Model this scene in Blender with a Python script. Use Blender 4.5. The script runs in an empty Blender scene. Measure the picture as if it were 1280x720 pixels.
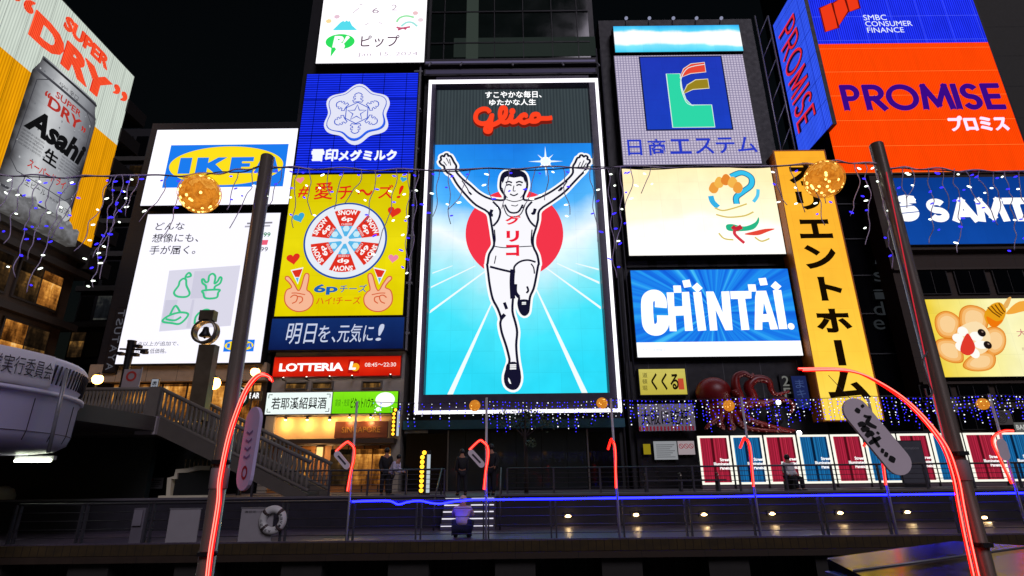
import bpy, bmesh, math, random
from mathutils import Vector, Matrix
from mathutils.geometry import tessellate_polygon
R = math.radians
random.seed(7)
SC = bpy.context.scene
COL = SC.collection

# ------------------------------------------------------------------ camera, world, sun, exposure
F = 700.0                      # focal length in pixels of the 1280 px wide photograph
TILT = math.atan(700 / 2040)   # camera tilted up
ROLL = -0.0115
EYE = 1.53                     # eye height over the boardwalk (boardwalk is z = 0)
_r = Vector((1, 0, 0)); _u = Vector((0, -math.sin(TILT), math.cos(TILT))); CW = Vector((0, math.cos(TILT), math.sin(TILT)))
CR = math.cos(ROLL) * _r + math.sin(ROLL) * _u
CU = math.cos(ROLL) * _u - math.sin(ROLL) * _r
CAM = Vector((0, 0, EYE))
cam = bpy.data.cameras.new('camera'); cam.sensor_width = 36; cam.lens = F / 1280 * 36
cam.clip_start = 0.05; cam.clip_end = 3000
camo = bpy.data.objects.new('camera', cam); COL.objects.link(camo)
camo.matrix_world = Matrix(((CR.x, CU.x, -CW.x, CAM.x), (CR.y, CU.y, -CW.y, CAM.y), (CR.z, CU.z, -CW.z, CAM.z), (0, 0, 0, 1)))
SC.camera = camo

world = bpy.data.worlds.new('World'); SC.world = world; world.use_nodes = True
wn = world.node_tree.nodes; bg = wn['Background']
sky = wn.new('ShaderNodeTexSky'); sky.sky_type = 'NISHITA'; sky.sun_disc = False
sky.sun_elevation = R(4); sky.sun_rotation = R(200)
world.node_tree.links.new(sky.outputs[0], bg.inputs[0]); bg.inputs[1].default_value = 0.0022
sun = bpy.data.lights.new('bank_glow_fill', 'SUN'); sun.energy = 0.85; sun.angle = R(24); sun.color = (.92, .84, 1)
suno = bpy.data.objects.new('bank_glow_fill', sun); COL.objects.link(suno); suno.rotation_euler = (R(54), 0, R(22))   # added soft fill standing in for the glow of the lit bank behind the camera
vs = SC.view_settings; vs.view_transform = 'Standard'; vs.look = 'None'; vs.exposure = 0; vs.gamma = 1; vs.use_curve_mapping = False

# ------------------------------------------------------------------ materials
def lin(h):
    h = h.lstrip('#')
    c = [int(h[i:i + 2], 16) / 255 for i in (0, 2, 4)]
    return tuple(x / 12.92 if x <= .04045 else ((x + .055) / 1.055) ** 2.4 for x in c) + (1,)

_M = {}
def newmat(name):
    m = bpy.data.materials.new(name); m.use_nodes = True
    nt = m.node_tree; nt.nodes.clear()
    out = nt.nodes.new('ShaderNodeOutputMaterial')
    return m, nt, out

def objco(nt, axis=None):
    tc = nt.nodes.new('ShaderNodeTexCoord')
    if axis is None: return tc.outputs['Object']
    s = nt.nodes.new('ShaderNodeSeparateXYZ'); nt.links.new(tc.outputs['Object'], s.inputs[0])
    return s.outputs['xyz'.index(axis)]

def mth(nt, op, a, b=None):
    n = nt.nodes.new('ShaderNodeMath'); n.operation = op
    for i, v in enumerate((a, b)):
        if v is None: continue
        if isinstance(v, (int, float)): n.inputs[i].default_value = v
        else: nt.links.new(v, n.inputs[i])
    return n.outputs[0]

def EM(h, s=1.0):
    k = (h, s)
    if k not in _M:
        m, nt, out = newmat('glow_' + h.lstrip('#'))
        e = nt.nodes.new('ShaderNodeEmission'); e.inputs[0].default_value = lin(h); e.inputs[1].default_value = s
        nt.links.new(e.outputs[0], out.inputs[0]); _M[k] = m
    return _M[k]

def EMRAMP(name, axis, lo, hi, stops, s=1.0, noise=0.0, nscale=.3, xpow=0.0, mod=1.28):
    """a lit screen whose picture changes along one axis"""
    m, nt, out = newmat(name)
    f = mth(nt, 'DIVIDE', mth(nt, 'SUBTRACT', objco(nt, axis), lo), hi - lo)
    if noise:
        n = nt.nodes.new('ShaderNodeTexNoise'); n.inputs['Scale'].default_value = nscale; n.inputs['Detail'].default_value = 5
        nt.links.new(objco(nt), n.inputs['Vector'])
        f = mth(nt, 'ADD', f, mth(nt, 'MULTIPLY', mth(nt, 'SUBTRACT', n.outputs[0], .5), noise))
    if xpow:
        ax = mth(nt, 'ABSOLUTE', objco(nt, 'x'))
        f = mth(nt, 'SUBTRACT', f, mth(nt, 'MULTIPLY', ax, xpow))
    cr = nt.nodes.new('ShaderNodeValToRGB'); nt.links.new(f, cr.inputs[0])
    el = cr.color_ramp.elements
    while len(el) < len(stops): el.new(.5)
    for e, (p, h) in zip(el, sorted(stops)): e.position = p; e.color = lin(h)
    e = nt.nodes.new('ShaderNodeEmission')
    # modules of slightly different brightness, thin seams and cloudy backlight
    sp = nt.nodes.new('ShaderNodeSeparateXYZ'); nt.links.new(objco(nt), sp.inputs[0]); wn_ = nt.nodes.new('ShaderNodeTexWhiteNoise'); wn_.noise_dimensions = '2D'; cb = nt.nodes.new('ShaderNodeCombineXYZ')
    fx = mth(nt, 'DIVIDE', sp.outputs[0], mod); fz = mth(nt, 'DIVIDE', sp.outputs[2], mod)
    nt.links.new(mth(nt, 'FLOOR', fx), cb.inputs[0]); nt.links.new(mth(nt, 'FLOOR', fz), cb.inputs[1]); nt.links.new(cb.outputs[0], wn_.inputs['Vector'])
    n3 = nt.nodes.new('ShaderNodeTexNoise'); n3.inputs['Scale'].default_value = .8; n3.inputs['Detail'].default_value = 3; nt.links.new(objco(nt), n3.inputs['Vector'])
    seam = mth(nt, 'MULTIPLY', mth(nt, 'MAXIMUM', mth(nt, 'LESS_THAN', mth(nt, 'FRACT', fx), .025), mth(nt, 'LESS_THAN', mth(nt, 'FRACT', fz), .025)), -.07)
    st = mth(nt, 'ADD', mth(nt, 'ADD', mth(nt, 'MULTIPLY', wn_.outputs[0], .05), mth(nt, 'MULTIPLY', n3.outputs[0], .22)), mth(nt, 'ADD', seam, .865))
    nt.links.new(mth(nt, 'MULTIPLY', st, s), e.inputs[1])
    nt.links.new(cr.outputs[0], e.inputs[0]); nt.links.new(e.outputs[0], out.inputs[0])
    return m

def EMNEON(name, h1, h2, axis, period, duty=.5, s=1.0, panel=None, panel_h='#000020', blotch=.25):
    """sign field made of rows of neon tubes, with panel seams and uneven brightness"""
    m, nt, out = newmat(name)
    f = mth(nt, 'FRACT', mth(nt, 'DIVIDE', objco(nt, axis), period))
    f = mth(nt, 'GREATER_THAN', f, duty)
    mix = nt.nodes.new('ShaderNodeMix'); mix.data_type = 'RGBA'
    nt.links.new(f, mix.inputs[0]); mix.inputs[6].default_value = lin(h1); mix.inputs[7].default_value = lin(h2)
    col = mix.outputs[2]
    for ax, per, w in (panel or []):
        g = mth(nt, 'LESS_THAN', mth(nt, 'FRACT', mth(nt, 'DIVIDE', objco(nt, ax), per)), w)
        m2 = nt.nodes.new('ShaderNodeMix'); m2.data_type = 'RGBA'
        nt.links.new(g, m2.inputs[0]); nt.links.new(col, m2.inputs[6]); m2.inputs[7].default_value = lin(panel_h); col = m2.outputs[2]
    n = nt.nodes.new('ShaderNodeTexNoise'); n.inputs['Scale'].default_value = .9; n.inputs['Detail'].default_value = 4
    mp = nt.nodes.new('ShaderNodeMapping'); mp.inputs['Scale'].default_value = (.5, 1, 2.2) if axis == 'z' else (2.2, 1, .4)
    nt.links.new(objco(nt), mp.inputs[0]); nt.links.new(mp.outputs[0], n.inputs['Vector'])
    st = mth(nt, 'MULTIPLY', mth(nt, 'ADD', mth(nt, 'MULTIPLY', mth(nt, 'SUBTRACT', n.outputs[0], .5), blotch * 2), 1.0), s)
    e = nt.nodes.new('ShaderNodeEmission'); nt.links.new(col, e.inputs[0]); nt.links.new(st, e.inputs[1])
    nt.links.new(e.outputs[0], out.inputs[0])
    return m

def EMROOM(name, stops, s=1.0, scale=3.0, hgt=2.0):
    """a lit interior seen through a window: glow near the ceiling, dark fittings and people-sized shapes below"""
    m, nt, out = newmat(name)
    n = nt.nodes.new('ShaderNodeTexNoise'); n.inputs['Scale'].default_value = scale; n.inputs['Detail'].default_value = 8; n.inputs['Roughness'].default_value = .65
    mp = nt.nodes.new('ShaderNodeMapping'); mp.inputs['Scale'].default_value = (1.6, 1.6, .55)
    nt.links.new(objco(nt), mp.inputs[0]); nt.links.new(mp.outputs[0], n.inputs['Vector'])
    n2 = nt.nodes.new('ShaderNodeTexNoise'); n2.inputs['Scale'].default_value = scale * 3; n2.inputs['Detail'].default_value = 3
    mp2 = nt.nodes.new('ShaderNodeMapping'); mp2.inputs['Scale'].default_value = (.5, .5, 2.5)
    nt.links.new(objco(nt), mp2.inputs[0]); nt.links.new(mp2.outputs[0], n2.inputs['Vector'])
    zf = mth(nt, 'FRACT', mth(nt, 'DIVIDE', objco(nt, 'z'), hgt))
    f = mth(nt, 'ADD', mth(nt, 'MULTIPLY', n.outputs[0], .75), mth(nt, 'ADD', mth(nt, 'MULTIPLY', zf, .22), mth(nt, 'MULTIPLY', n2.outputs[0], .16)))
    cr = nt.nodes.new('ShaderNodeValToRGB'); nt.links.new(f, cr.inputs[0])
    el = cr.color_ramp.elements
    while len(el) < len(stops): el.new(.5)
    for e, (p, h) in zip(el, sorted(stops)): e.position = p; e.color = lin(h)
    e = nt.nodes.new('ShaderNodeEmission'); e.inputs[1].default_value = s
    nt.links.new(cr.outputs[0], e.inputs[0]); nt.links.new(e.outputs[0], out.inputs[0])
    return m

def PB(name, h, rough=.6, metal=0.0, var=.25, scale=3.0, bump=0.0, stripes=None, stretch=(1, 1, 1)):
    """painted, concrete, metal ... surface with uneven colour; stripes = (axis, period, width, colour)"""
    k = ('pb', name)
    if k in _M: return _M[k]
    m, nt, out = newmat(name)
    b = nt.nodes.new('ShaderNodeBsdfPrincipled'); b.inputs['Roughness'].default_value = rough; b.inputs['Metallic'].default_value = metal
    n = nt.nodes.new('ShaderNodeTexNoise'); n.inputs['Scale'].default_value = scale; n.inputs['Detail'].default_value = 7
    mp = nt.nodes.new('ShaderNodeMapping'); mp.inputs['Scale'].default_value = stretch
    nt.links.new(objco(nt), mp.inputs[0]); nt.links.new(mp.outputs[0], n.inputs['Vector'])
    mix = nt.nodes.new('ShaderNodeMix'); mix.data_type = 'RGBA'; nt.links.new(n.outputs[0], mix.inputs[0])
    c = lin(h)
    mix.inputs[6].default_value = tuple(x * (1 - var) for x in c[:3]) + (1,); mix.inputs[7].default_value = tuple(min(1, x * (1 + var)) for x in c[:3]) + (1,)
    col = mix.outputs[2]
    for ax, per, w, hh in (stripes or []):
        g = mth(nt, 'LESS_THAN', mth(nt, 'FRACT', mth(nt, 'DIVIDE', objco(nt, ax), per)), w)
        m2 = nt.nodes.new('ShaderNodeMix'); m2.data_type = 'RGBA'
        nt.links.new(g, m2.inputs[0]); nt.links.new(col, m2.inputs[6]); m2.inputs[7].default_value = lin(hh); col = m2.outputs[2]
    nt.links.new(col, b.inputs['Base Color'])
    rr = mth(nt, 'ADD', mth(nt, 'MULTIPLY', mth(nt, 'SUBTRACT', n.outputs[0], .5), .25), rough); nt.links.new(rr, b.inputs['Roughness'])
    if bump:
        bp = nt.nodes.new('ShaderNodeBump'); bp.inputs['Strength'].default_value = bump; bp.inputs['Distance'].default_value = .02
        nt.links.new(n.outputs[0], bp.inputs['Height']); nt.links.new(bp.outputs[0], b.inputs['Normal'])
    nt.links.new(b.outputs[0], out.inputs[0]); _M[k] = m
    return m

BLACK = PB('black_steel', '#16161a', .5, .3)
DARK = PB('dark_cladding', '#1b1b20', .55, .1, stripes=[('z', .9, .03, '#101014')])
DGLASS = PB('dark_glass', '#0b0c10', .06, .0, var=.4, scale=.6)
STEEL = PB('brushed_steel', '#8a8780', .32, .9, scale=30, stretch=(1, 1, .05))
GALV = PB('galvanised_steel', '#8a8a90', .42, .35, scale=14)
CONC = PB('concrete', '#6d6862', .85, var=.35, scale=2.2, bump=.3)
DCONC = PB('dirty_concrete', '#2c2a26', .85, var=.5, scale=2.0, bump=.35)
BEIGE = PB('beige_panel', '#a8957c', .7, stripes=[('x', 1.8, .015, '#4c4338')])
WHITEP = PB('white_paint', '#d4d4d2', .5, var=.08)
CREAM = PB('cream_paint', '#cfc7ae', .6, var=.15)
INK = EM('#0a0a0c', 1.0)
W1 = EM('#ffffff', 1.15)

# ------------------------------------------------------------------ geometry helpers
class Plane:
    """vertical plane: local x runs to the viewer's right, z up, front faces local -y"""
    def __init__(s, Y=None, o=None, yaw=0.0):
        s.o = Vector(o) if o else Vector((0, Y, 0)); s.yaw = R(yaw)
        s.d = Vector((math.cos(s.yaw), math.sin(s.yaw), 0)); s.n = Vector((math.sin(s.yaw), -math.cos(s.yaw), 0))
    def hit(s, px, py):
        d = (px - 640) / F * CR + (360 - py) / F * CU + CW
        return CAM + d * ((s.o - CAM).dot(s.n) / d.dot(s.n))
    def uv(s, px, py):
        p = s.hit(px, py); return (p - s.o).dot(s.d), p.z

def P(px, py, Y): return Plane(Y).hit(px, py)

def catmull(pts, n=6, closed=False):
    pts = [Vector(p) for p in pts]; out = []; N = len(pts)
    rng = range(N) if closed else range(N - 1)
    for i in rng:
        g = (lambda k: pts[k % N]) if closed else (lambda k: pts[max(0, min(N - 1, k))])
        a, b, c, d = g(i - 1), g(i), g(i + 1), g(i + 2)
        for j in range(n):
            t = j / n
            out.append(.5 * ((2 * b) + (c - a) * t + (2 * a - 5 * b + 4 * c - d) * t * t + (3 * b - a - 3 * c + d) * t ** 3))
    if not closed: out.append(pts[-1])
    return out

_tc = {}
def text_data(s, bold, e, shear, spacing=1.0):
    k = (s, bold, e, shear, spacing)
    if k not in _tc:
        c = bpy.data.curves.new('writing', 'FONT'); c.body = s; c.offset = bold; c.extrude = e; c.shear = shear; c.space_character = spacing
        c.resolution_u = 3
        o = bpy.data.objects.new('writing', c); COL.objects.link(o)
        dg = bpy.context.evaluated_depsgraph_get(); dg.update()
        m = bpy.data.meshes.new_from_object(o.evaluated_get(dg))
        V = [v.co.copy() for v in m.vertices]; Fc = [tuple(p.vertices) for p in m.polygons]
        bpy.data.objects.remove(o); bpy.data.curves.remove(c); bpy.data.meshes.remove(m)
        x0, x1 = min(v.x for v in V), max(v.x for v in V); y0, y1 = min(v.y for v in V), max(v.y for v in V)
        V = [((v.x - x0) / max(x1 - x0, 1e-5), (v.y - y0) / max(y1 - y0, 1e-5), (.5 + .5 * v.z / e) if e else 0) for v in V]
        _tc[k] = (V, Fc)
    return _tc[k]

class MB:
    def __init__(s): s.v = []; s.f = []; s.mi = []; s.mats = []; s.smooth = []
    def add(s, V, Fc, mat, smooth=False):
        if mat not in s.mats: s.mats.append(mat)
        i = s.mats.index(mat); b = len(s.v)
        s.v += [tuple(v) for v in V]; s.f += [tuple(b + k for k in f) for f in Fc]; s.mi += [i] * len(Fc); s.smooth += [smooth] * len(Fc)
        return s
    def box(s, x0, x1, y0, y1, z0, z1, mat):
        V = [(x, y, z) for z in (z0, z1) for y in (y0, y1) for x in (x0, x1)]
        return s.add(V, [(0, 2, 3, 1), (4, 5, 7, 6), (0, 1, 5, 4), (2, 6, 7, 3), (0, 4, 6, 2), (1, 3, 7, 5)], mat)
    def rect(s, x0, x1, z0, z1, y, mat): return s.add([(x0, y, z0), (x1, y, z0), (x1, y, z1), (x0, y, z1)], [(0, 1, 2, 3)], mat)
    def poly(s, pts, y, mat, y1=None, holes=()):
        loops = [[Vector((p[0], p[1], 0)) for p in pts]] + [[Vector((p[0], p[1], 0)) for p in h] for h in holes]
        flat = [p for l in loops for p in l]
        tri = tessellate_polygon(loops); n = len(flat)
        tri = [t if (flat[t[1]] - flat[t[0]]).cross(flat[t[2]] - flat[t[0]]).z > 0 else t[::-1] for t in tri]
        V = [(p.x, y, p.y) for p in flat]; Fc = list(tri)
        if y1 is not None:
            V += [(p.x, y1, p.y) for p in flat]; b = 0
            Fc += [tuple(n + k for k in t[::-1]) for t in tri]
            for l in loops:
                for i in range(len(l)):
                    j = (i + 1) % len(l); Fc.append((b + i, b + j, n + b + j, n + b + i))
                b += len(l)
        return s.add(V, Fc, mat)
    def stroke(s, pts, w, y, mat, closed=False, y1=None):
        pts = [Vector((p[0], p[1])) for p in pts]; N = len(pts); Lf = []; Rt = []
        ws = w if isinstance(w, (list, tuple)) else [w] * N
        for i in range(N):
            a = pts[i - 1] if (i or closed) else pts[i]; b = pts[(i + 1) % N] if (i < N - 1 or closed) else pts[i]
            t = b - a; t = t.normalized() if t.length > 1e-9 else Vector((1, 0)); nn = Vector((-t.y, t.x)) * ws[i] / 2
            Lf.append(pts[i] + nn); Rt.append(pts[i] - nn)
        V = [(p.x, y, p.y) for p in Lf + Rt]; Fc = []
        for i in range(N if closed else N - 1):
            j = (i + 1) % N; Fc.append((i, N + i, N + j, j))
        if y1 is not None:
            V += [(p.x, y1, p.y) for p in Lf + Rt]; M2 = 2 * N
            for i in range(N if closed else N - 1):
                j = (i + 1) % N; Fc += [(i, j, M2 + j, M2 + i), (N + j, N + i, M2 + N + i, M2 + N + j)]
        return s.add(V, Fc, mat)
    def disc(s, cx, cz, rx, rz, y, mat, n=40, y1=None, ang=0):
        pts = [(cx + rx * math.cos(a) * math.cos(ang) - rz * math.sin(a) * math.sin(ang), cz + rx * math.cos(a) * math.sin(ang) + rz * math.sin(a) * math.cos(ang)) for a in (2 * math.pi * i / n for i in range(n))]
        return s.poly(pts, y, mat, y1)
    def text(s, t, bl, br, tl, y, mat, bold=0, depth=0.0, shear=0, spacing=1.0, wrap=None):
        """fit writing into the parallelogram bl-br-tl (local x, z)"""
        V, Fc = text_data(t, bold, .1 if depth else 0, shear, spacing)
        ex = (br[0] - bl[0], br[1] - bl[1]); ez = (tl[0] - bl[0], tl[1] - bl[1])
        out = [(bl[0] + a * ex[0] + b * ez[0], y - c * depth, bl[1] + a * ex[1] + b * ez[1]) for a, b, c in V]
        if wrap: out = [wrap(*p) for p in out]
        return s.add(out, Fc, mat)
    def tube(s, pts, r, mat, seg=8, closed=False, caps=True):
        pts = [Vector(p) for p in pts]; N = len(pts); rs = r if isinstance(r, (list, tuple)) else [r] * N
        V = []; Fc = []; up = None
        for i in range(N):
            a = pts[i - 1] if (i or closed) else pts[i]; b = pts[(i + 1) % N] if (i < N - 1 or closed) else pts[i]
            t = (b - a).normalized()
            if up is None: up = t.orthogonal().normalized()
            up = (up - t * up.dot(t)); up = up.normalized() if up.length > 1e-6 else t.orthogonal().normalized()
            w = t.cross(up)
            for k in range(seg):
                an = 2 * math.pi * k / seg; V.append(pts[i] + (up * math.cos(an) + w * math.sin(an)) * rs[i])
        for i in range(N if closed else N - 1):
            j = (i + 1) % N
            for k in range(seg):
                l = (k + 1) % seg; Fc.append((i * seg + k, i * seg + l, j * seg + l, j * seg + k))
        if caps and not closed: Fc += [tuple(range(seg))[::-1], tuple((N - 1) * seg + k for k in range(seg))]
        return s.add(V, Fc, mat, True)
    def ball(s, c, r, mat, seg=10, rings=6, sc=(1, 1, 1)):
        V = [(c[0], c[1], c[2] - r * sc[2])]; Fc = []
        for i in range(1, rings):
            p = -math.pi / 2 + math.pi * i / rings
            for k in range(seg):
                a = 2 * math.pi * k / seg; V.append((c[0] + r * sc[0] * math.cos(p) * math.cos(a), c[1] + r * sc[1] * math.cos(p) * math.sin(a), c[2] + r * sc[2] * math.sin(p)))
        V.append((c[0], c[1], c[2] + r * sc[2])); T = len(V) - 1
        for k in range(seg):
            l = (k + 1) % seg; Fc.append((0, 1 + l, 1 + k)); Fc.append((T, T - seg + k, T - seg + l))
            for i in range(rings - 2): b = 1 + i * seg; Fc.append((b + k, b + l, b + seg + l, b + seg + k))
        return s.add(V, Fc, mat, True)
    def lathe(s, prof, mat, seg=24, c=(0, 0), a0=0, a1=2 * math.pi):
        V = []; Fc = []; N = len(prof); full = abs(a1 - a0 - 2 * math.pi) < 1e-6; M = seg if full else seg + 1
        for k in range(M):
            a = a0 + (a1 - a0) * k / seg
            for r, z in prof: V.append((c[0] + r * math.cos(a), c[1] + r * math.sin(a), z))
        for k in range(seg):
            l = (k + 1) % M
            for i in range(N - 1): Fc.append((k * N + i, l * N + i, l * N + i + 1, k * N + i + 1))
        return s.add(V, Fc, mat, True)
    def mesh(s, name):
        m = bpy.data.meshes.new(name); m.from_pydata(s.v, [], s.f)
        for mt in s.mats: m.materials.append(mt)
        m.polygons.foreach_set('material_index', s.mi); m.polygons.foreach_set('use_smooth', s.smooth); m.update()
        return m
    def build(s, name, parent=None, loc=(0, 0, 0), rz=0):
        o = bpy.data.objects.new(name, s.mesh(name)); COL.objects.link(o); o.location = loc; o.rotation_euler = (0, 0, rz)
        if parent: o.parent = parent
        return o

def build_each(m, name, parent):
    """one object per connected piece of the mesh"""
    par = list(range(len(m.v)))
    def find(a):
        while par[a] != a: par[a] = par[par[a]]; a = par[a]
        return a
    for f in m.f:
        for k in f[1:]: par[find(k)] = find(f[0])
    gr = {}
    for i, f in enumerate(m.f): gr.setdefault(find(f[0]), []).append(i)
    out = []
    for fs in gr.values():
        ids = sorted({k for i in fs for k in m.f[i]}); mp = {k: j for j, k in enumerate(ids)}; q = MB(); q.v = [m.v[k] for k in ids]
        for i in fs: q.f.append(tuple(mp[k] for k in m.f[i])); q.smooth.append(m.smooth[i]); mt = m.mats[m.mi[i]]; q.mats += [] if mt in q.mats else [mt]; q.mi.append(q.mats.index(mt))
        out.append(q.build(name, parent))
    return out

def glyph(m, ch, x0, x1, z0, z1, w, y, mat, depth=0.0):
    """one letter built of even strokes of width w"""
    a0, a1, b0, b1 = x0 + w / 2, x1 - w / 2, z0 + w / 2, z1 - w / 2; X = lambda p: (a0 + p[0] * (a1 - a0), b0 + p[1] * (b1 - b0)); k = [0]
    def st(pts, ends=True):
        q = [Vector(X(p)) for p in pts]
        k[0] += 1; yy = y - k[0] * .002; y1 = (yy + depth) if depth else None
        m.stroke(q, w, yy, mat, False, y1)
    def seg(*pts):
        for a, b in zip(pts, pts[1:]):
            A, B = Vector(X(a)), Vector(X(b)); d = (B - A).normalized() * w * .5; k[0] += 1; yy = y - k[0] * .002
            m.stroke([A - d, B + d], w, yy, mat, False, (yy + depth) if depth else None)
    arc = lambda cx, cz, rx, rz, t0, t1, n=14: [(cx + rx * math.cos(R(t0 + (t1 - t0) * i / n)), cz + rz * math.sin(R(t0 + (t1 - t0) * i / n))) for i in range(n + 1)]
    if ch in 'PR':
        seg((0, 0), (0, 1)); st([(0, 1)] + arc(.5, .73, .5, .27, 90, -90) + [(0, .46)])
        if ch == 'R': seg((.45, .46), (1, 0))
    elif ch == 'O': m.stroke([X(p) for p in arc(.5, .5, .5, .5, 0, 350, 35)], w, y - .002, mat, True, (y - .002 + depth) if depth else None)
    elif ch == 'M': seg((0, 0), (.1, 1)); seg((.1, 1), (.5, .12)); seg((.5, .12), (.9, 1)); seg((.9, 1), (1, 0))
    elif ch == 'I': seg((.5, 0), (.5, 1))
    elif ch == 'E': seg((0, 0), (0, 1)); seg((0, 1), (1, 1)); seg((0, .5), (.85, .5)); seg((0, 0), (1, 0))
    elif ch == 'S': st(arc(.5, .75, .48, .25, 25, 270) + arc(.5, .25, .5, .25, 90, -160))
    elif ch == 'A': seg((0, 0), (.5, 1)); seg((.5, 1), (1, 0)); seg((.25, .28), (.75, .28))
    elif ch == 'T': seg((0, 1), (1, 1)); seg((.5, 0), (.5, 1))
    elif ch == 'Y': seg((0, 1), (.5, .45)); seg((1, 1), (.5, .45)); seg((.5, 0), (.5, .45))
    return m

def tag(o, label=None, cat=None, group=None, kind=None):
    if label: o['label'] = label
    if cat: o['category'] = cat
    if group: o['group'] = group
    if kind: o['kind'] = kind
    return o
def thing(name, label, cat, loc=(0, 0, 0), rz=0, group=None):
    o = bpy.data.objects.new(name, None); COL.objects.link(o); o.location = loc; o.rotation_euler = (0, 0, rz)
    return tag(o, label, cat, group)
def copy_tree(o, parent=None):
    c = o.copy(); COL.objects.link(c); c.parent = parent
    for ch in list(o.children): copy_tree(ch, c)
    return c
def struct(name, mb, loc=(0, 0, 0)): return tag(mb.build(name, None, loc), kind='structure')

class Sign:
    """a sign cabinet standing on a vertical plane; L() turns a point traced on the photograph into the sign's own metres"""
    def __init__(s, name, label, cat, quad, pl, group=None):
        s.pl = pl if isinstance(pl, Plane) else Plane(pl)
        (a, b), (c, d), (e, f), (g, h) = [s.pl.uv(*q) for q in quad]   # tl tr bl br
        s.u0, s.u1, s.z0, s.z1 = (a + e) / 2, (c + g) / 2, (f + h) / 2, (b + d) / 2
        s.uc = (s.u0 + s.u1) / 2; s.W = s.u1 - s.u0; s.H = s.z1 - s.z0
        p = s.pl.o + s.pl.d * s.uc
        s.root = thing(name, label, cat, (p.x, p.y, s.z0), s.pl.yaw, group)
    def L(s, px, py):
        u, z = s.pl.uv(px, py); return (u - s.uc, z - s.z0)
    def Ls(s, pts): return [s.L(*p) for p in pts]
    def cab(s, depth=.5, mat=None, e=.06, name='cabinet'):
        w = s.W / 2; return MB().box(-w - e, w + e, .02, depth, -e, s.H + e, mat or BLACK).build(name, s.root)
    def face(s, mat, name='display', i=0.0):
        w = s.W / 2 - i; return MB().rect(-w, w, i, s.H - i, 0, mat).build(name, s.root)
    def rim(s, w, d, mat, name='frame'):
        a = s.W / 2; m = MB()
        m.box(-a - w, -a, -d, .02, -w, s.H + w, mat); m.box(a, a + w, -d, .02, -w, s.H + w, mat)
        m.box(-a, a, -d, .02, s.H, s.H + w, mat); m.box(-a, a, -d, .02, -w, 0, mat)
        return m.build(name, s.root)
    def T(s, m, t, bl, br, tl, k, mat, **kw): return m.text(t, s.L(*bl), s.L(*br), s.L(*tl), -.012 * k, mat, **kw)
    def B(s, m, t, x0, y0, x1, y1, k, mat, **kw):
        """text in an upright box given by its pixel centre line"""
        a = s.L(x0, y1); b = s.L(x1, y1); c = s.L(x0, y0); d = s.L(x1, y0)
        z0 = (a[1] + b[1]) / 2; z1 = (c[1] + d[1]) / 2; xl = (a[0] + c[0]) / 2; xr = (b[0] + d[0]) / 2
        return m.text(t, (xl, z0), (xr, z0), (xl, z1), -.012 * k, mat, **kw)

# ------------------------------------------------------------------ ground, water, promenades
FY = 33.0            # line of the facades
UP = 1.0             # upper promenade level
DK = 16.8            # canal edge of the far boardwalk
WY = 21.0            # retaining wall between boardwalk and upper promenade
struct('ground', MB().box(-900, 900, 33.0, 1500, -3, UP - .02, PB('ground_asphalt', '#2a2a2c', .9)))
struct('canal_bed', MB().box(-900, 900, -500, 33, -4, -3.2, PB('mud', '#1c1a16', .9)))
_w, nt, out = newmat('canal_water')
b = nt.nodes.new('ShaderNodeBsdfPrincipled'); b.inputs['Base Color'].default_value = (.006, .012, .012, 1); b.inputs['Roughness'].default_value = .08
n = nt.nodes.new('ShaderNodeTexNoise'); n.inputs['Scale'].default_value = 1.6; n.inputs['Detail'].default_value = 4
bp = nt.nodes.new('ShaderNodeBump'); bp.inputs['Strength'].default_value = .35; bp.inputs['Distance'].default_value = .08
nt.links.new(objco(nt), n.inputs['Vector']); nt.links.new(n.outputs[0], bp.inputs['Height']); nt.links.new(bp.outputs[0], b.inputs['Normal']); nt.links.new(b.outputs[0], out.inputs[0])
struct('canal_water', MB().add([(-400, 4.0, -1.1), (400, 4.0, -1.1), (400, 20.5, -1.1), (-400, 20.5, -1.1)], [(0, 1, 2, 3)], _w))
struct('near_boardwalk', MB().box(-40, 40, -9, 4.1, -.25, -.02, PB('near_deck', '#5a5048', .7, stripes=[('x', .14, .06, '#15120f')])))
DECK = PB('wet_deck', '#544a5c', .38, var=.75, scale=1.0, bump=.25, stripes=[('x', .18, .05, '#1c1a1e')])
struct('far_boardwalk', MB().box(-40, 40, DK, WY + .3, -.2, 0, DECK))
PAVE = PB('paving', '#4e4a54', .6, var=.3, scale=1.5, bump=.2, stripes=[('x', .4, .03, '#2e2c30'), ('y', .4, .03, '#2e2c30')])
struct('upper_promenade', MB().box(-40, 40, WY + .25, 34, .2, UP, PAVE))
WALLM = PB('retaining_stone', '#221f2a', .8, var=.85, scale=2.4, bump=.5, stripes=[('z', .32, .04, '#16151a'), ('x', .8, .015, '#16151a')])
g = thing('retaining_wall', 'dark stone retaining wall between the lower boardwalk and the upper promenade', 'wall', (0, WY, 0))
SX0, SX1 = P(556, 640, WY).x, P(620, 640, WY).x
m = MB(); m.box(-40, SX0, 0, .25, 0, UP, WALLM); m.box(SX1, 40, 0, .25, 0, UP, WALLM); build_each(m, 'stonework', g)
m = MB(); m.box(-40, SX0, -.04, .3, UP, UP + .07, PB('coping', '#5a565e', .6)); m.box(SX1, 40, -.04, .3, UP, UP + .07, PB('coping', '#5a565e', .6)); build_each(m, 'coping', g)
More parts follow.
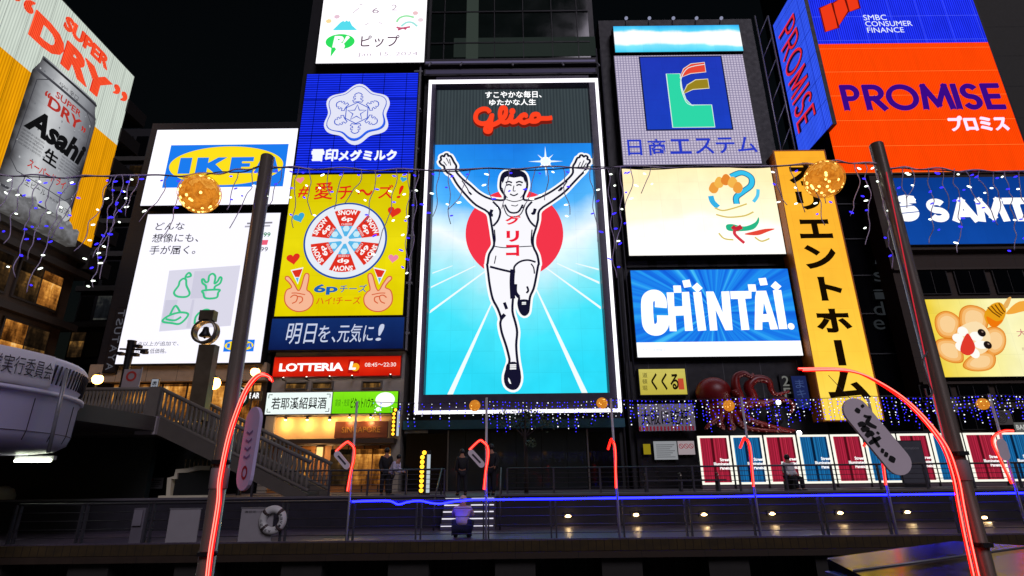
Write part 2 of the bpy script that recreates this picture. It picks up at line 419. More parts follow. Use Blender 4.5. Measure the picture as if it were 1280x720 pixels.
# boardwalk edge: weathered fascia, beam, piers
FASC = PB('mossy_timber', '#3c2f16', .9, var=.85, scale=1.6, bump=.6, stripes=[('x', .22, .10, '#241c0e')], stretch=(1.4, 1, 2.4))
g = thing('boardwalk_edge', 'weathered timber and concrete edge under the far boardwalk along the canal', 'quay', (0, DK, 0))
MB().box(-40, 40, -.12, -.01, -.30, -.03, FASC).build('fascia', g)
m = MB(); m.box(-40, 40, -.22, -.01, -.47, -.31, PB('edge_beam', '#322519', .75, var=.4, stripes=[('x', 1.7, .01, '#15100c')])); m.build('edge_beam', g)
for i in range(-6, 7): MB().box(i * 2.9 - .55, i * 2.9 + .55, .02, .6, -2.4, -.48, DCONC).build('pier', g)
NET = PB('under_deck_net', '#121214', .8, stripes=[('x', .2, .2, '#222226'), ('z', .2, .2, '#222226')])
m = MB(); m.box(-40, 40, .9, 1.0, -2.6, -.25, NET); m.build('netting', g)

# ------------------------------------------------------------------ buildings
def building(name, label, X0, X1, Y0, Y1, Z0, Z1, mat, part='wall'):
    g = thing(name, label, 'building', ((X0 + X1) / 2, Y0, Z0)); w = (X1 - X0) / 2
    MB().box(-w, w, 0, Y1 - Y0, 0, Z1 - Z0, mat).build(part, g); return g
def X_(px, py, Y): return P(px, py, Y).x
def Z_(px, py, Y): return P(px, py, Y).z

WARM = EMROOM('warm_room', [(.34, '#1a0c04'), (.47, '#4a2a0e'), (.6, '#9a6026'), (.7, '#dc9640'), (.82, '#ffdc98')], 1.05, 1.3)
DIMWARM = EMROOM('dim_room', [(.36, '#050403'), (.52, '#1a120a'), (.66, '#3e2c18'), (.84, '#a87838')], 1.0, 1.1)
COOLROOM = EMROOM('cool_room', [(.36, '#050506'), (.6, '#15171a'), (.85, '#4a4a44')], 1.0, .8)

# left, beyond the bridge: brown building that carries the beer billboard
AX = -27.3
AP = Plane(o=(AX, 0, 0), yaw=90)                       # local x = world y
BROWN = PB('brown_cladding', '#483728', .7, var=.3, stripes=[('z', .5, .03, '#2a2018')])
g = thing('corner_building', 'brown building with warm lit windows beneath the silver beer can billboard', 'building', (AX - .4, 27, UP))
MB().box(-14, 0, -9, 6.2, 0, 14.6, BROWN).build('wall', g)
MB().box(-14, -.6, -9, 6.0, 14.6, 26.8, PB('brown_cladding_dark', '#3a3634', .8)).build('upper_wall', g)
for k, zz in enumerate((3.6, 7.0, 10.4)):
    MB().box(-14, .55, -9.2, 6.8, zz + 2.55, zz + 2.95, PB('dark_brown_band', '#30261e', .7)).build('ledge', g)
    for i in range(4):
        w = MB(); y0 = -8.6 + i * 3.6
        w.box(-.02, .12, y0, y0 + 3.2, zz, zz + 2.3, PB('dark_brown_band', '#30261e', .7)); o = w.build('window', g)
        build_each(MB().box(.1, .15, y0 + .12, y0 + 1.55, zz + .12, zz + 2.15, [WARM, DIMWARM, DIMWARM, WARM][(i + k) % 4]).box(.1, .15, y0 + 1.68, y0 + 3.08, zz + .12, zz + 2.15, [DIMWARM, DIMWARM, WARM][(i * 2 + k) % 3]), 'pane', o)
for zz in range(6):
    MB().box(-1.2, .5, 6.4, 8.4, 13.6 + zz * 2.4, 14.6 + zz * 2.4, PB('balcony_concrete', '#2a2624', .8)).build('balcony', g)

# far blocks behind, partly hidden
def window_block(name, label, X0, X1, Y0, Z1, mat, nx, nz, lit=.12, gap=.5, seed=1, z0=4):
    rr = random.Random(seed); g = building(name, label, X0, X1, Y0, Y0 + 14, UP, Z1, mat); w = (X1 - X0)
    dz = (Z1 - UP - z0) / nz
    for j in range(nz):
        MB().box(-w / 2 - .3, w / 2 + .3, -.35, 0, z0 + j * dz - .5, z0 + j * dz - .05, PB('slab_edge', '#4a4844', .8)).build('slab_edge', g)
        for i in range(nx):
            x0 = -w / 2 + (i + .12) * w / nx; x1 = -w / 2 + (i + .88) * w / nx
            mt = DIMWARM if rr.random() < lit else (COOLROOM if rr.random() < .2 else DGLASS)
            MB().box(x0, x1, -.08, .0, z0 + j * dz + .2, z0 + (j + 1) * dz - .9, mt).build('window', g)
    return g
g = window_block('apartment_block', 'dim far block with rows of small windows left of the furniture store screens', X_(118, 300, 46), X_(200, 300, 46), 46, 34, PB('far_wall', '#2c2c30', .8), 4, 9, .2, seed=3)

# furniture store building, with the book shop sign and warm shops at its foot
IX0, IX1 = X_(150, 455, FY) - 1.6, X_(336, 450, FY)
g = building('screen_building', 'dark building carrying the two white furniture screens above a beige band', IX0, IX1, FY + .3, FY + 12, UP, Z_(280, 150, FY), DARK)
a = Z_(240, 477, FY); bz = Z_(240, 455, FY); w = (IX1 - IX0) / 2
MB().box(-w, w, -.5, 0, a - UP, bz - UP, BEIGE).build('beige_band', g)
sf = MB().box(-w + 1.2, w, -.06, 0, 2.4, a - UP, PB('shop_frame', '#2a2018', .6)).build('shopfront', g)
for i in range(6):
    x0 = -w + 1.4 + i * (2 * w - 1.6) / 6; MB().box(x0, x0 + (2 * w - 1.6) / 6 - .15, -.1, -.05, 2.5, a - UP - .1, WARM).build('pane', sf)
MB().box(-w, w, -.3, 0, 0, 2.3, PB('dark_stone', '#1c1a1a', .7)).build('plinth', g)
s = Sign('bookshop_sign', 'dark vertical blade sign with faint grey letters beside the white screens', 'sign', [(147, 385), (160, 385), (128, 465), (143, 465)], FY - .4)
s.cab(.5); m = MB(); s.face(PB('dark_sign_face', '#15151a', .5))
for i, c in enumerate('TSUTAYA'):
    z = s.H * (1 - (i + 1) / 7.2); m.text(c, (-s.W * .3, z), (-s.W * .3, z + s.H * .11), (s.W * .3, z), -.02, EM('#4a4a52'), bold=.01)
m.build('lettering', s.root)

# white building with the burger and liquor signs
LX0, LX1 = X_(335, 520, FY), X_(503, 520, FY)
OFFW = PB('offwhite_render', '#969088', .7, var=.15)
g = building('restaurant_building', 'off white building with the red burger sign and warm restaurant entrance', LX0, LX1, FY, FY + 10, UP, Z_(420, 440, FY), OFFW)
w = (LX1 - LX0) / 2; cx = (LX0 + LX1) / 2
def lx(px, py): return X_(px, py, FY) - cx
def lz(px, py): return Z_(px, py, FY) - UP
# recess glow: beige wall with three lights, wooden board, windows
LITWALL = PB('lit_beige_wall', '#d8b478', .7, var=.15)
MB().box(-w + .5, w - .6, -.05, 0, lz(420, 551), lz(420, 521), LITWALL).build('beige_wall', g)
MB().box(-w + .3, w - .2, -1.1, -.0, lz(420, 553) - .12, lz(420, 551) + .04, PB('brown_beam', '#3a2c20', .6)).build('canopy', g)
dm = MB().box(-w + .5, w - .6, -.08, 0, .0, lz(420, 553) - .2, PB('timber_front', '#8a5a2a', .6, stripes=[('x', .9, .1, '#21140a')])).build('entrance', g)
for x0, x1, mt in ((346, 387, WARM), (412, 437, DIMWARM), (440, 464, WARM), (466, 497, WARM)):
    MB().box(lx(x0, 590), lx(x1, 590), -.13, -.07, .35, lz(420, 562), mt).build('pane', dm)
MB().box(-w, -w + .5, -.25, 0, 0, lz(420, 520), PB('pale_pillar', '#8a8478', .7)).build('pillar', g)
MB().box(w - .5, w, -.25, 0, 0, lz(420, 520), PB('pale_pillar', '#8a8478', .7)).build('pillar', g)
for px in (385 - 18, 400, 429): pass
for x0, x1 in ((357, 385), (390, 417), (452, 478)):
    o = MB().box(lx(x0, 482), lx(x1, 482), -.12, 0, lz(400, 487), lz(400, 477), PB('vent_frame', '#5a5650', .6)).build('window', g)
    MB().box(lx(x0 + 2, 482), lx(x1 - 2, 482), -.14, -.11, lz(400, 485.5), lz(400, 478.5), DIMWARM).build('pane', o)
WLAMP = EM('#ffd9a0', 9)
def lamp_light(t, loc, energy, col, r=.08):
    l = bpy.data.lights.new('lamp_light', 'POINT'); l.energy = energy; l.color = col; l.shadow_soft_size = r
    o = bpy.data.objects.new('lamp_light', l); COL.objects.link(o); o.parent = t; o.location = loc; return o
def spot(px, py, Y, label, r=.10, mt=None, grp=None, name='spotlight', cat='lamp'):
    p = P(px, py, Y); t = thing(name, label, cat, p, 0, grp)
    MB().lathe([(.001, .16), (r * .7, .15), (r, 0), (r * 1.05, -.02)], BLACK, 12).build('lamp_shade', t)
    MB().ball((0, 0, -.01), r * .8, mt or WLAMP, 10, 6).build('bulb', t); lamp_light(t, (0, -.18, -.28), 42, (1, .58, .22)); return t
for px, lb in ((357, 'warm spotlight above the beige wall, nearest the bridge stairs'), (384, 'warm spotlight on the beige wall, middle of the three'), (412, 'warm spotlight on the beige wall, nearest the brown wooden board')):
    spot(px, 524, FY - .3, lb, .1, None, 'spotlights over the restaurant wall')
for px, py, lb in ((437, 521, 'small round spotlight at the left end of the brown wooden board'), (463, 521, 'small round spotlight at the right end of the brown wooden board')):
    spot(px, py, FY - .35, lb, .08, None, 'spotlights over the restaurant wall')
s = Sign('wooden_sign_board', 'long brown wooden board with gold letters above the restaurant door', 'sign', [(420, 529), (483, 527), (419, 547), (483, 545)], FY - .25)
s.cab(.2, PB('carved_wood', '#5c2a14', .5, var=.4, stretch=(1, 1, 8))); m = MB()
m.text('SINGAPORE', (-s.W * .38, s.H * .3), (s.W * .38, s.H * .3), (-s.W * .38, s.H * .7), -.02, PB('gold_leaf', '#b08a40', .4, .6)); m.build('lettering', s.root)
t = thing('wall_lantern', 'square warm wall lantern left of the restaurant door', 'lamp', P(399, 571, FY - .25))
MB().box(-.17, .17, -.12, .1, -.02, .0, BLACK).box(-.17, .17, -.12, .1, .52, .56, BLACK).build('frame', t)
MB().box(-.15, .15, -.1, .08, 0, .52, EM('#ffcf80', 1.4)).build('lamp_shade', t); lamp_light(t, (0, -.6, .2), 70, (1, .6, .26))

# tall tower behind the blue and yellow signs
TX0, TX1 = X_(366, 218, FY) - .25, X_(519, 218, FY) + .1
g = building('sign_tower', 'tall dark tower carrying the snowflake, cheese and clock signs', TX0, TX1, FY + .1, FY + 11, Z_(420, 440, FY), 48, DARK)
m = MB(); w = (TX1 - TX0) / 2
for k in range(12): m.box(w - .5, w + .12, -.4, -.05, 1 + k * 3.2, 1.12 + k * 3.2, GALV)
m.box(w - .1, w + .02, -.45, -.3, 0, 39, GALV); build_each(m, 'side_frame', g)

# centre building behind the runner screen
CX0, CX1 = X_(517, 517, FY) - .3, X_(776, 514, FY) + .1
GREENGLASS = PB('green_glass', '#1c2622', .1, 0, var=.3, scale=.5)
g = building('glass_tower', 'dark green glass tower above and behind the runner screen', CX0, CX1, FY + .2, FY + 14, UP, 50, PB('tower_dark', '#131416', .5))
w = (CX1 - CX0) / 2; cx = (CX0 + CX1) / 2
zb = Z_(640, 78, FY); zt = 50 - UP
gl = MB().box(-w + .3, w - .4, -.12, .18, zb - UP, zt, GREENGLASS).build('glazing', g)
LITPANEL = EM('#232a27', 1.0); LITP2 = EM('#171c1b', 1.0)
def gx(px, py): return X_(px, py, FY) - cx
def gz(px, py): return Z_(px, py, FY) - UP
m = MB(); m.rect(gx(567, 60), gx(745, 60), gz(640, 70), gz(640, 46), -.14, LITPANEL); m.rect(gx(583, 30), gx(598, 30), gz(600, 74), zt, -.15, EM('#333b36')); build_each(m, 'lit_interior', gl)
m = MB()
for px in (555, 618, 654, 690, 722): m.box(gx(px, 40) - .03, gx(px, 40) + .03, -.2, -.12, zb - UP, zt, BLACK)
for k in range(7): z = gz(640, 14) + (k - 1) * 2.9; m.box(-w + .3, w - .4, -.2, -.12, z - .05, z + .05, BLACK)
build_each(m, 'mullion', gl)
m = MB(); m.box(-w, w - .1, -.7, .0, gz(640, 86) , gz(640, 79), PB('beam_grey', '#3c3a40', .6)); m.box(-w, w - .1, -.5, 0, gz(640, 97), gz(640, 89), PB('beam_grey', '#3c3a40', .6)); build_each(m, 'sign_beam', g)
m = MB(); m.rect(-w + .1, w - .2, gz(640, 84.5), gz(640, 82), -.72, EM('#5a5570')); m.rect(-w + .1, w - .2, gz(640, 95), gz(640, 90.5), -.52, EM('#3c384c')); build_each(m, 'light_strip', g)
for px in (540, 578, 641, 702, 745): MB().tube([(gx(px, 88), -.8, gz(px, 86)), (gx(px, 88), -1.5, gz(px, 98))], .07, GALV).build('bracket', g)
# storefront under the screen
zf = gz(640, 533) ; TEAL = PB('teal_fascia', '#1d5a6a', .5)
MB().box(gx(505, 530), gx(780, 530), -.5, 0, gz(640, 536), gz(640, 525), TEAL).build('fascia', g)
FRONT = PB('storefront_glass', '#343a3c', .05, .55, var=.25, scale=.7, stripes=[('x', 1.45, .015, '#141416')])
sf = MB().box(gx(560, 570), gx(734, 570), -.1, 0, .05, gz(640, 538), FRONT).build('storefront', g)
m = MB(); m.box(gx(560, 570) - .06, gx(560, 570) + .02, -.2, 0, 0, gz(640, 537), STEEL); m.box(gx(735, 570) - .02, gx(735, 570) + .06, -.2, 0, 0, gz(640, 537), STEEL); m.build('frame', sf)
MB().box(gx(507, 560), gx(558, 560), -.08, 0, 0, gz(530, 542), DGLASS).build('dark_entrance', g)
MB().box(gx(506, 536), gx(535, 536), -.3, 0, gz(520, 541.5), gz(520, 535.5), PB('cream_lintel', '#8a8678', .6)).build('lintel', g)
MB().box(gx(737, 560), gx(776, 560), -.08, 0, 0, gz(760, 540), DGLASS).build('dark_entrance', g)

# right tower with four screens
RX0, RX1 = X_(783, 320, FY) - .6, X_(983, 320, FY) + .7
g = building('screen_tower', 'tall dark tower carrying four lit screens right of the runner', RX0, RX1, FY + .2, FY + 12, UP, Z_(850, 22, FY), DARK)
w = (RX1 - RX0) / 2; cx = (RX0 + RX1) / 2
for px in (783, 812, 842, 871, 902):
    p = P(px, 27, FY - .4); t = thing('roof_spotlight', 'small pale spotlight on the roof edge of the four screen tower', 'lamp', p, 0, 'spotlights on the tower roof')
    MB().tube([(0, .6, -.5), (0, .3, .25), (0, 0, .3)], .04, GALV, 6).build('arm', t); MB().ball((0, -.05, .27), .13, EM('#8a8ea8', 1.0), 8, 6).build('lamp_head', t)
m = MB()
zz = Z_(860, 325, FY) - UP; m.box(-w + .5, w - .6, -.15, 0, Z_(860, 333, FY) - UP, zz, PB('vent_band', '#3a3a40', .6, stripes=[('x', 1.9, .3, '#0e0e10')])); m.build('vent_band', g)
# lower shop with the octopus: dark recess wall
MB().box(-w, w, -.3, -.02, Z_(830, 500, FY) - UP, Z_(830, 452, FY) - UP, PB('octopus_backing', '#26262a', .35, stripes=[('x', 2.2, .02, '#55555a')])).build('shop_backing', g)
MB().box(-w + .3, X_(872, 570, FY) - cx, -.25, 0, 0, Z_(830, 541, FY) - UP, PB('dark_shop_front', '#17161a', .3)).build('shop_front', g)
MB().box(X_(872, 570, FY) - cx, w + 6, -.2, 0, 0, Z_(940, 541, FY) - UP, PB('dark_base', '#1c1b1f', .6)).build('base_wall', g)

# lattice mast beside the moneylender block
t = thing('lattice_mast', 'thin grey steel lattice mast between the estate screen and the orange block', 'mast', P(985, 190, FY + 1))
m = MB(); h = P(945, 20, FY + 1).z - P(985, 190, FY + 1).z
for x, y in ((-.5, 0), (.5, 0), (0, .9)): m.tube([(x, y, -6), (x, y, h)], .07, GALV, 6)
for k in range(9): z = -6 + k * (h + 6) / 9; m.tube([(-.5, 0, z), (.5, 0, z + (h + 6) / 9)], .04, GALV, 5)
m.build('lattice', t)

# dark building with faint letters behind the vertical orange sign
DX0, DX1 = X_(1035, 400, FY + 1.5), X_(1135, 400, FY + 1.5)
g = building('dark_glass_building', 'nearly black glass building with faint grey letters right of the orange sign', RX1 + .05, DX1, FY + 1.5, FY + 12, UP, Z_(1060, 205, FY + 1.5), DGLASS)
cx = (RX1 + .05 + DX1) / 2; m = MB()
for k in range(8): z = 2.5 + k * 2.6; m.box(-3.5, (DX1 - RX1) / 2, -.1, 0, z, z + .07, PB('mullion_grey', '#2c2e32', .5))
build_each(m, 'mullion', g); m = MB()
for c, py in zip('Aside', (330, 352, 374, 394, 412)):
    x, z = X_(1100, py, FY + 1.4) - cx, Z_(1100, py, FY + 1.4) - UP
    m.text(c, (x - .35, z), (x + .35, z), (x - .35, z + (.9 if c in 'Ad' else .65)), -.13, EM('#24272a'))
m.build('lettering', g)

# right building with the blue and honey signs
QX0 = X_(1132, 400, FY); 
TAUPE = PB('taupe_stone', '#46392f', .75, var=.25, stripes=[('z', .9, .02, '#2a221c'), ('x', 1.7, .012, '#2a221c')])
g = building('stone_building', 'brown stone building with dark windows behind the blue and honey signs', QX0, QX0 + 26, FY + .1, FY + 14, UP, Z_(1180, 216, FY) - .1, TAUPE)
cx = QX0 + 13
def row(px0, px1, py0, py1, n):
    for i in range(n):
        a0 = px0 + (px1 - px0) * (i + .1) / n; a1 = px0 + (px1 - px0) * (i + .85) / n
        x0, x1 = X_(a0, py0, FY) - cx, X_(a1, py0, FY) - cx; z0, z1 = Z_(1200, py1, FY) - UP, Z_(1200, py0, FY) - UP
        o = MB().box(x0 - .08, x1 + .08, -.1, 0, z0 - .08, z1 + .08, PB('window_frame_dark', '#1d1a18', .5)).build('window', g)
        build_each(MB().box(x0, (x0 + x1) / 2 - .04, -.13, -.09, z0, z1, DGLASS).box((x0 + x1) / 2 + .04, x1, -.13, -.09, z0, z1, DGLASS), 'pane', o)
row(1140, 1380, 338, 366, 5); row(1145, 1385, 482, 500, 5); row(1145, 1385, 512, 536, 5)
m = MB(); z = Z_(1200, 308, FY) - UP; m.box(-13, 13, -.35, 0, z - .3, z, PB('stone_band', '#4c4036', .7)); z = Z_(1200, 335, FY) - UP; m.box(-13, 13, -.2, 0, z - .12, z, PB('stone_band', '#4c4036', .7))
z = Z_(1200, 477, FY) - UP; m.box(-13, 13, -.25, 0, z - .15, z, PB('stone_band', '#4c4036', .7)); build_each(m, 'stone_band', g)
g = building('grey_tower', 'plain grey tower rising behind the orange billboard at the right edge', X_(1226, 60, 40), X_(1226, 60, 40) + 22, 40, 54, UP, 52, PB('grey_render', '#45453f', .8, stripes=[('z', 3.2, .02, '#2c2c2a')]))

# ------------------------------------------------------------------ the runner screen
s = Sign('runner_screen', 'tallest screen with a white runner before a red sun on a blue track', 'screen', [(547, 106), (735, 103), (532, 496), (758, 493)], 32.0)
s.cab(.9, BLACK, .1)
pf = Plane(31.2)
a0, a1 = pf.uv(539, 103)[0], pf.uv(746, 100)[0]; b0, b1 = pf.uv(519, 515)[0], pf.uv(774, 512)[0]
fx0, fx1 = (a0 + b0) / 2 - s.uc, (a1 + b1) / 2 - s.uc; fz0, fz1 = pf.uv(640, 514.5)[1] - s.z0, pf.uv(640, 102)[1] - s.z0
PURP = PB('frame_lining', '#332c44', .45)
m = MB(); m.box(fx0 - .05, -s.W / 2, -.75, .3, fz0, fz1, PURP); m.box(s.W / 2, fx1 + .05, -.75, .3, fz0, fz1, PURP)
m.box(-s.W / 2, s.W / 2, -.75, .3, s.H, fz1, PURP); m.box(-s.W / 2, s.W / 2, -.75, .3, fz0, 0, PURP); build_each(m, 'surround', s.root)
m = MB(); t = .085; LT = EM('#fbf7ff', 1.6)
m.box(fx0 - t, fx0 + t, -.95, -.76, fz0 - t, fz1 + t, LT); m.box(fx1 - t, fx1 + t, -.95, -.76, fz0 - t, fz1 + t, LT)
m.box(fx0 + t, fx1 - t, -.95, -.76, fz1 - t, fz1 + t, LT); m.box(fx0 + t, fx1 - t, -.95, -.76, fz0 - t, fz0 + t, LT); build_each(m, 'light_frame', s.root)
zs = s.L(640, 180)[1]
def zf_(py): return s.L(645, py)[1]
lo, hi = 0, zs
stops = [((zf_(p) - lo) / (hi - lo), c) for p, c in ((182, '#1a78e0'), (232, '#2490f0'), (280, '#52b4fa'), (304, '#c4e8fd'), (326, '#f2fbff'), (348, '#c8f0fa'), (384, '#84eaf8'), (430, '#44e2f8'), (494, '#2cd8f4'))]
SKYM = EMRAMP('screen_sky', 'z', lo, hi, stops, 1.05, .15, .33, .026)
w = s.W / 2
MB().rect(-w, w, 0, zs, 0, SKYM).build('display', s.root)
MB().rect(-w, w, zs, s.H, 0, EMNEON('header_led', '#3d474b', '#323b40', 'x', .22, .5, 1.0, None, blotch=.2)).build('header', s.root)
m = MB()
def c3(l): return [(530 + x / 4.0, 170 + y / 4.0) for x, y in l]
def c4(l): return [(530 + x / 4.235, 330 + y / 4.235) for x, y in l]
TL = EM('#f4ffff', 1.0)
for q in ([(118, 702), (148, 702), (366, 200), (358, 200)], [(30, 262), (34, 245), (330, 30), (334, 36)], [(36, 128), (38, 119), (270, 8), (274, 12)], [(44, 52), (45, 46), (150, 8), (152, 11)],
          [(588, 128), (596, 128), (870, 690), (838, 690)], [(640, 20), (648, 18), (936, 226), (936, 240)], [(700, -2), (708, -4), (928, 94), (928, 106)], [(800, -2), (806, -4), (925, 25), (925, 34)]):
    m.poly(s.Ls(c4(q)), -.012, TL)
build_each(m, 'track_line', s.root)
m = MB(); c = s.L(643, 291); r = s.L(704, 291)[0] - c[0]; m.disc(c[0], c[1], r, r, -.024, EM('#f4354a'), 72); m.build('sun_disc', s.root)
m = MB(); c = s.L(682, 202); m.disc(c[0], c[1], .34, .34, -.024, EM('#ffffff', 1.3), 24)
for k in range(8):
    a = math.pi * k / 4; l = 1.15 if k % 2 == 0 else .75
    m.poly([(c[0] + math.cos(a) * l, c[1] + math.sin(a) * l), (c[0] + math.cos(a + 1.6) * .1, c[1] + math.sin(a + 1.6) * .1), (c[0] + math.cos(a - 1.6) * .1, c[1] + math.sin(a - 1.6) * .1)], -.026 - k * .001, EM('#e8f8ff', 1.1))
m.build('sun_star', s.root)
# a plain sprinter with raised arms
body = c3([(100, 152), (86, 144), (78, 130), (86, 121), (84, 108), (92, 100), (101, 105), (106, 93), (118, 92), (122, 102), (132, 101), (141, 114), (150, 132), (162, 152), (160, 178), (190, 214), (232, 250), (275, 288), (332, 316), (398, 322), (404, 300), (386, 272), (382, 246), (388, 205), (404, 184), (440, 176), (484, 180), (508, 200), (516, 240), (512, 268), (498, 302), (504, 322), (560, 316), (622, 288), (682, 248), (722, 214), (744, 186), (744, 156), (756, 134), (766, 112), (776, 109), (782, 98), (792, 98), (798, 106), (808, 100), (818, 107), (816, 118), (828, 122), (828, 134), (818, 144), (816, 156), (800, 180), (776, 204), (742, 240), (700, 284), (640, 328), (578, 372), (570, 420), (560, 460), (546, 505), (546, 552), (566, 596), (574, 640)]) + \
    c4([(604, 10), (592, 78), (580, 132), (562, 172), (556, 215), (550, 256), (530, 271), (510, 250), (500, 212), (503, 178), (482, 150), (474, 122), (472, 172), (468, 250), (484, 312), (493, 362), (488, 430), (494, 510), (508, 600), (494, 650), (466, 661), (436, 640), (430, 590), (452, 520), (446, 476), (432, 425), (412, 365), (404, 316), (408, 288), (390, 236), (364, 186), (348, 112), (340, 50), (334, 0)]) + \
    c3([(318, 640), (326, 592), (350, 548), (346, 500), (336, 436), (322, 384), (262, 348), (216, 304), (168, 246), (140, 200), (118, 186), (104, 166)])
bl = [Vector((p[0], p[1])) for p in s.Ls(body)]
sm = catmull(bl, 3, True)
m = MB(); m.stroke(sm, .40, -.034, EM('#ffffff'), True); m.stroke(sm, .14, -.044, EM('#15142e'), True); m.poly(sm, -.040, EM('#fbfaff')); o = m.build('runner', s.root)
m = MB(); NV = EM('#15142e')
def ln(pts, w0, conv=c3, k=.056): m.stroke(catmull([Vector(p) for p in s.Ls(conv(pts))], 4), w0, -k, NV)
ln([(345, 330), (380, 372), (372, 420), (346, 452)], .13); ln([(540, 330), (510, 372), (528, 425), (556, 455)], .13)
ln([(404, 345), (428, 382), (470, 382), (494, 345)], .12); ln([(395, 345), (420, 400), (478, 398), (505, 345)], .07)
ln([(330, 655), (380, 668), (440, 682)], .14); ln([(452, 684), (452, 655), (480, 630), (520, 622), (558, 632)], .12); ln([(345, 552), (400, 560), (470, 556), (545, 552)], .06)
ln([(340, 370), (332, 395), (345, 398)], .2); ln([(556, 365), (548, 390), (540, 384)], .2)
ln([(225, 282), (238, 296)], .12); ln([(672, 278), (690, 258)], .12); ln([(436, 348), (458, 352), (470, 345)], .06)
ln([(412, 320), (452, 330), (494, 320)], .06)
ln([(470, 30), (466, 90), (468, 150), (470, 185)], .30, c4); ln([(425, 205), (438, 240)], .18, c4); ln([(545, 120), (552, 142), (542, 155)], .12, c4); ln([(408, 290), (428, 268)], .22, c4); ln([(484, 108), (484, 150), (502, 176)], .22, c4)
for a, b_ in (((98, 130), (114, 150)), ((112, 112), (126, 140)), ((128, 118), (134, 150)), ((782, 132), (770, 158)), ((800, 124), (786, 156)), ((812, 136), (794, 162))): ln([a, b_], .06)
ln([(408, 236), (424, 230), (440, 236)], .11); ln([(460, 236), (476, 230), (494, 236)], .11); ln([(412, 249), (425, 245), (438, 250)], .10); ln([(462, 250), (475, 245), (488, 249)], .10); ln([(392, 262), (400, 290), (418, 312)], .05); ln([(506, 262), (498, 292), (482, 312)], .05); ln([(388, 240), (384, 252), (390, 266)], .05); ln([(512, 240), (514, 252), (508, 266)], .05); ln([(190, 225), (215, 262), (228, 290)], .07); ln([(716, 228), (700, 252), (682, 276)], .07); ln([(352, 470), (356, 520), (350, 545)], .08); ln([(540, 470), (536, 520), (540, 548)], .08); ln([(360, 600), (352, 640)], .06); ln([(535, 640), (548, 660), (552, 690)], .08); ln([(450, 250), (446, 276), (458, 276)], .06); ln([(430, 292), (450, 300), (470, 290)], .09)
m.poly(s.Ls(c3([(391, 240), (387, 214), (393, 202), (390, 190), (402, 192), (404, 180), (420, 184), (432, 174), (444, 181), (458, 174), (470, 181), (486, 176), (494, 187), (507, 190), (503, 201), (511, 214), (508, 238), (501, 226), (496, 210), (484, 205), (450, 211), (416, 205), (404, 212), (399, 228)])), -.058, NV)
m.poly(catmull([Vector(p) for p in s.Ls(c4([(440, 530), (492, 524), (506, 600), (492, 648), (466, 658), (438, 638), (432, 592)]))], 4, True), -.058, NV)
m.poly(catmull([Vector(p) for p in s.Ls(c4([(506, 192), (552, 192), (554, 222), (547, 254), (530, 268), (512, 250), (503, 220)]))], 4, True), -.058, NV)
for y in (536, 546, 556): m.stroke(s.Ls(c4([(455, y), (488, y - 1)])), .08, -.064, EM('#ffffff'))
for y in (206, 214): m.stroke(s.Ls(c4([(518, y), (540, y - 1)])), .07, -.064, EM('#ffffff'))
m.poly(s.Ls(c4([(446, 602), (454, 612), (462, 636), (454, 634), (446, 620)])), -.064, EM('#ffffff')); m.build('ink_lines', o)
m = MB()
for ch, q in (('グ', (631.5, 270, 651, 281.5)), ('リ', (633, 289, 649, 303)), ('コ', (632.5, 306.5, 649, 320.5))): s.B(m, ch, q[0], q[1], q[2], q[3], 6, EM('#f01c38'), bold=.045)
m.build('lettering', o)
m = MB(); s.B(m, 'すこやかな毎日、', 606.5, 114, 677, 122.5, 1, EM('#ffffff', 1.3), bold=.02); s.B(m, 'ゆたかな人生', 611.5, 124, 670, 131.8, 1, EM('#ffffff', 1.3), bold=.02); m.build('slogan', s.root)
def c7(l): return [(580 + x / 9.6, 105 + y / 9.6) for x, y in l]
m = MB(); OR = EM('#ff4422', 1.0); ORS = EM('#7a1a10')
m1 = [(308, 352), (280, 322), (220, 320), (160, 356), (140, 420), (160, 470), (215, 495), (280, 486), (318, 440), (336, 390), (326, 460), (322, 560), (300, 592), (266, 586), (258, 556), (290, 528), (360, 508), (430, 470), (490, 410), (505, 350), (490, 312), (455, 312), (434, 360), (440, 430), (470, 480), (520, 480), (556, 440), (572, 400), (564, 450), (580, 482), (630, 470), (670, 430), (720, 396), (745, 410), (720, 396), (680, 420), (680, 470), (720, 492), (780, 470), (830, 480), (880, 470), (898, 430), (880, 396), (830, 400), (808, 440), (830, 475), (880, 468), (920, 448), (1000, 446), (1052, 438)]
for dy, k, mt, ww in ((.06, .02, ORS, .36), (0, .16, OR, .31)):
    pl = catmull([Vector((x, z - dy)) for x, z in s.Ls(c7(m1))], 5)
    m.tube([(p.x, -k - i * .0006, p.y) for i, p in enumerate(pl)], ww / 2, mt, 8) if mt is OR else m.stroke(pl, ww, -k, mt)
c = s.L(*c7([(580, 345)])[0]); m.ball((c[0], -.16, c[1]), .21, OR, 12, 8)
m.build('script_logo', s.root)

# ------------------------------------------------------------------ left signs
ly = FY - .6
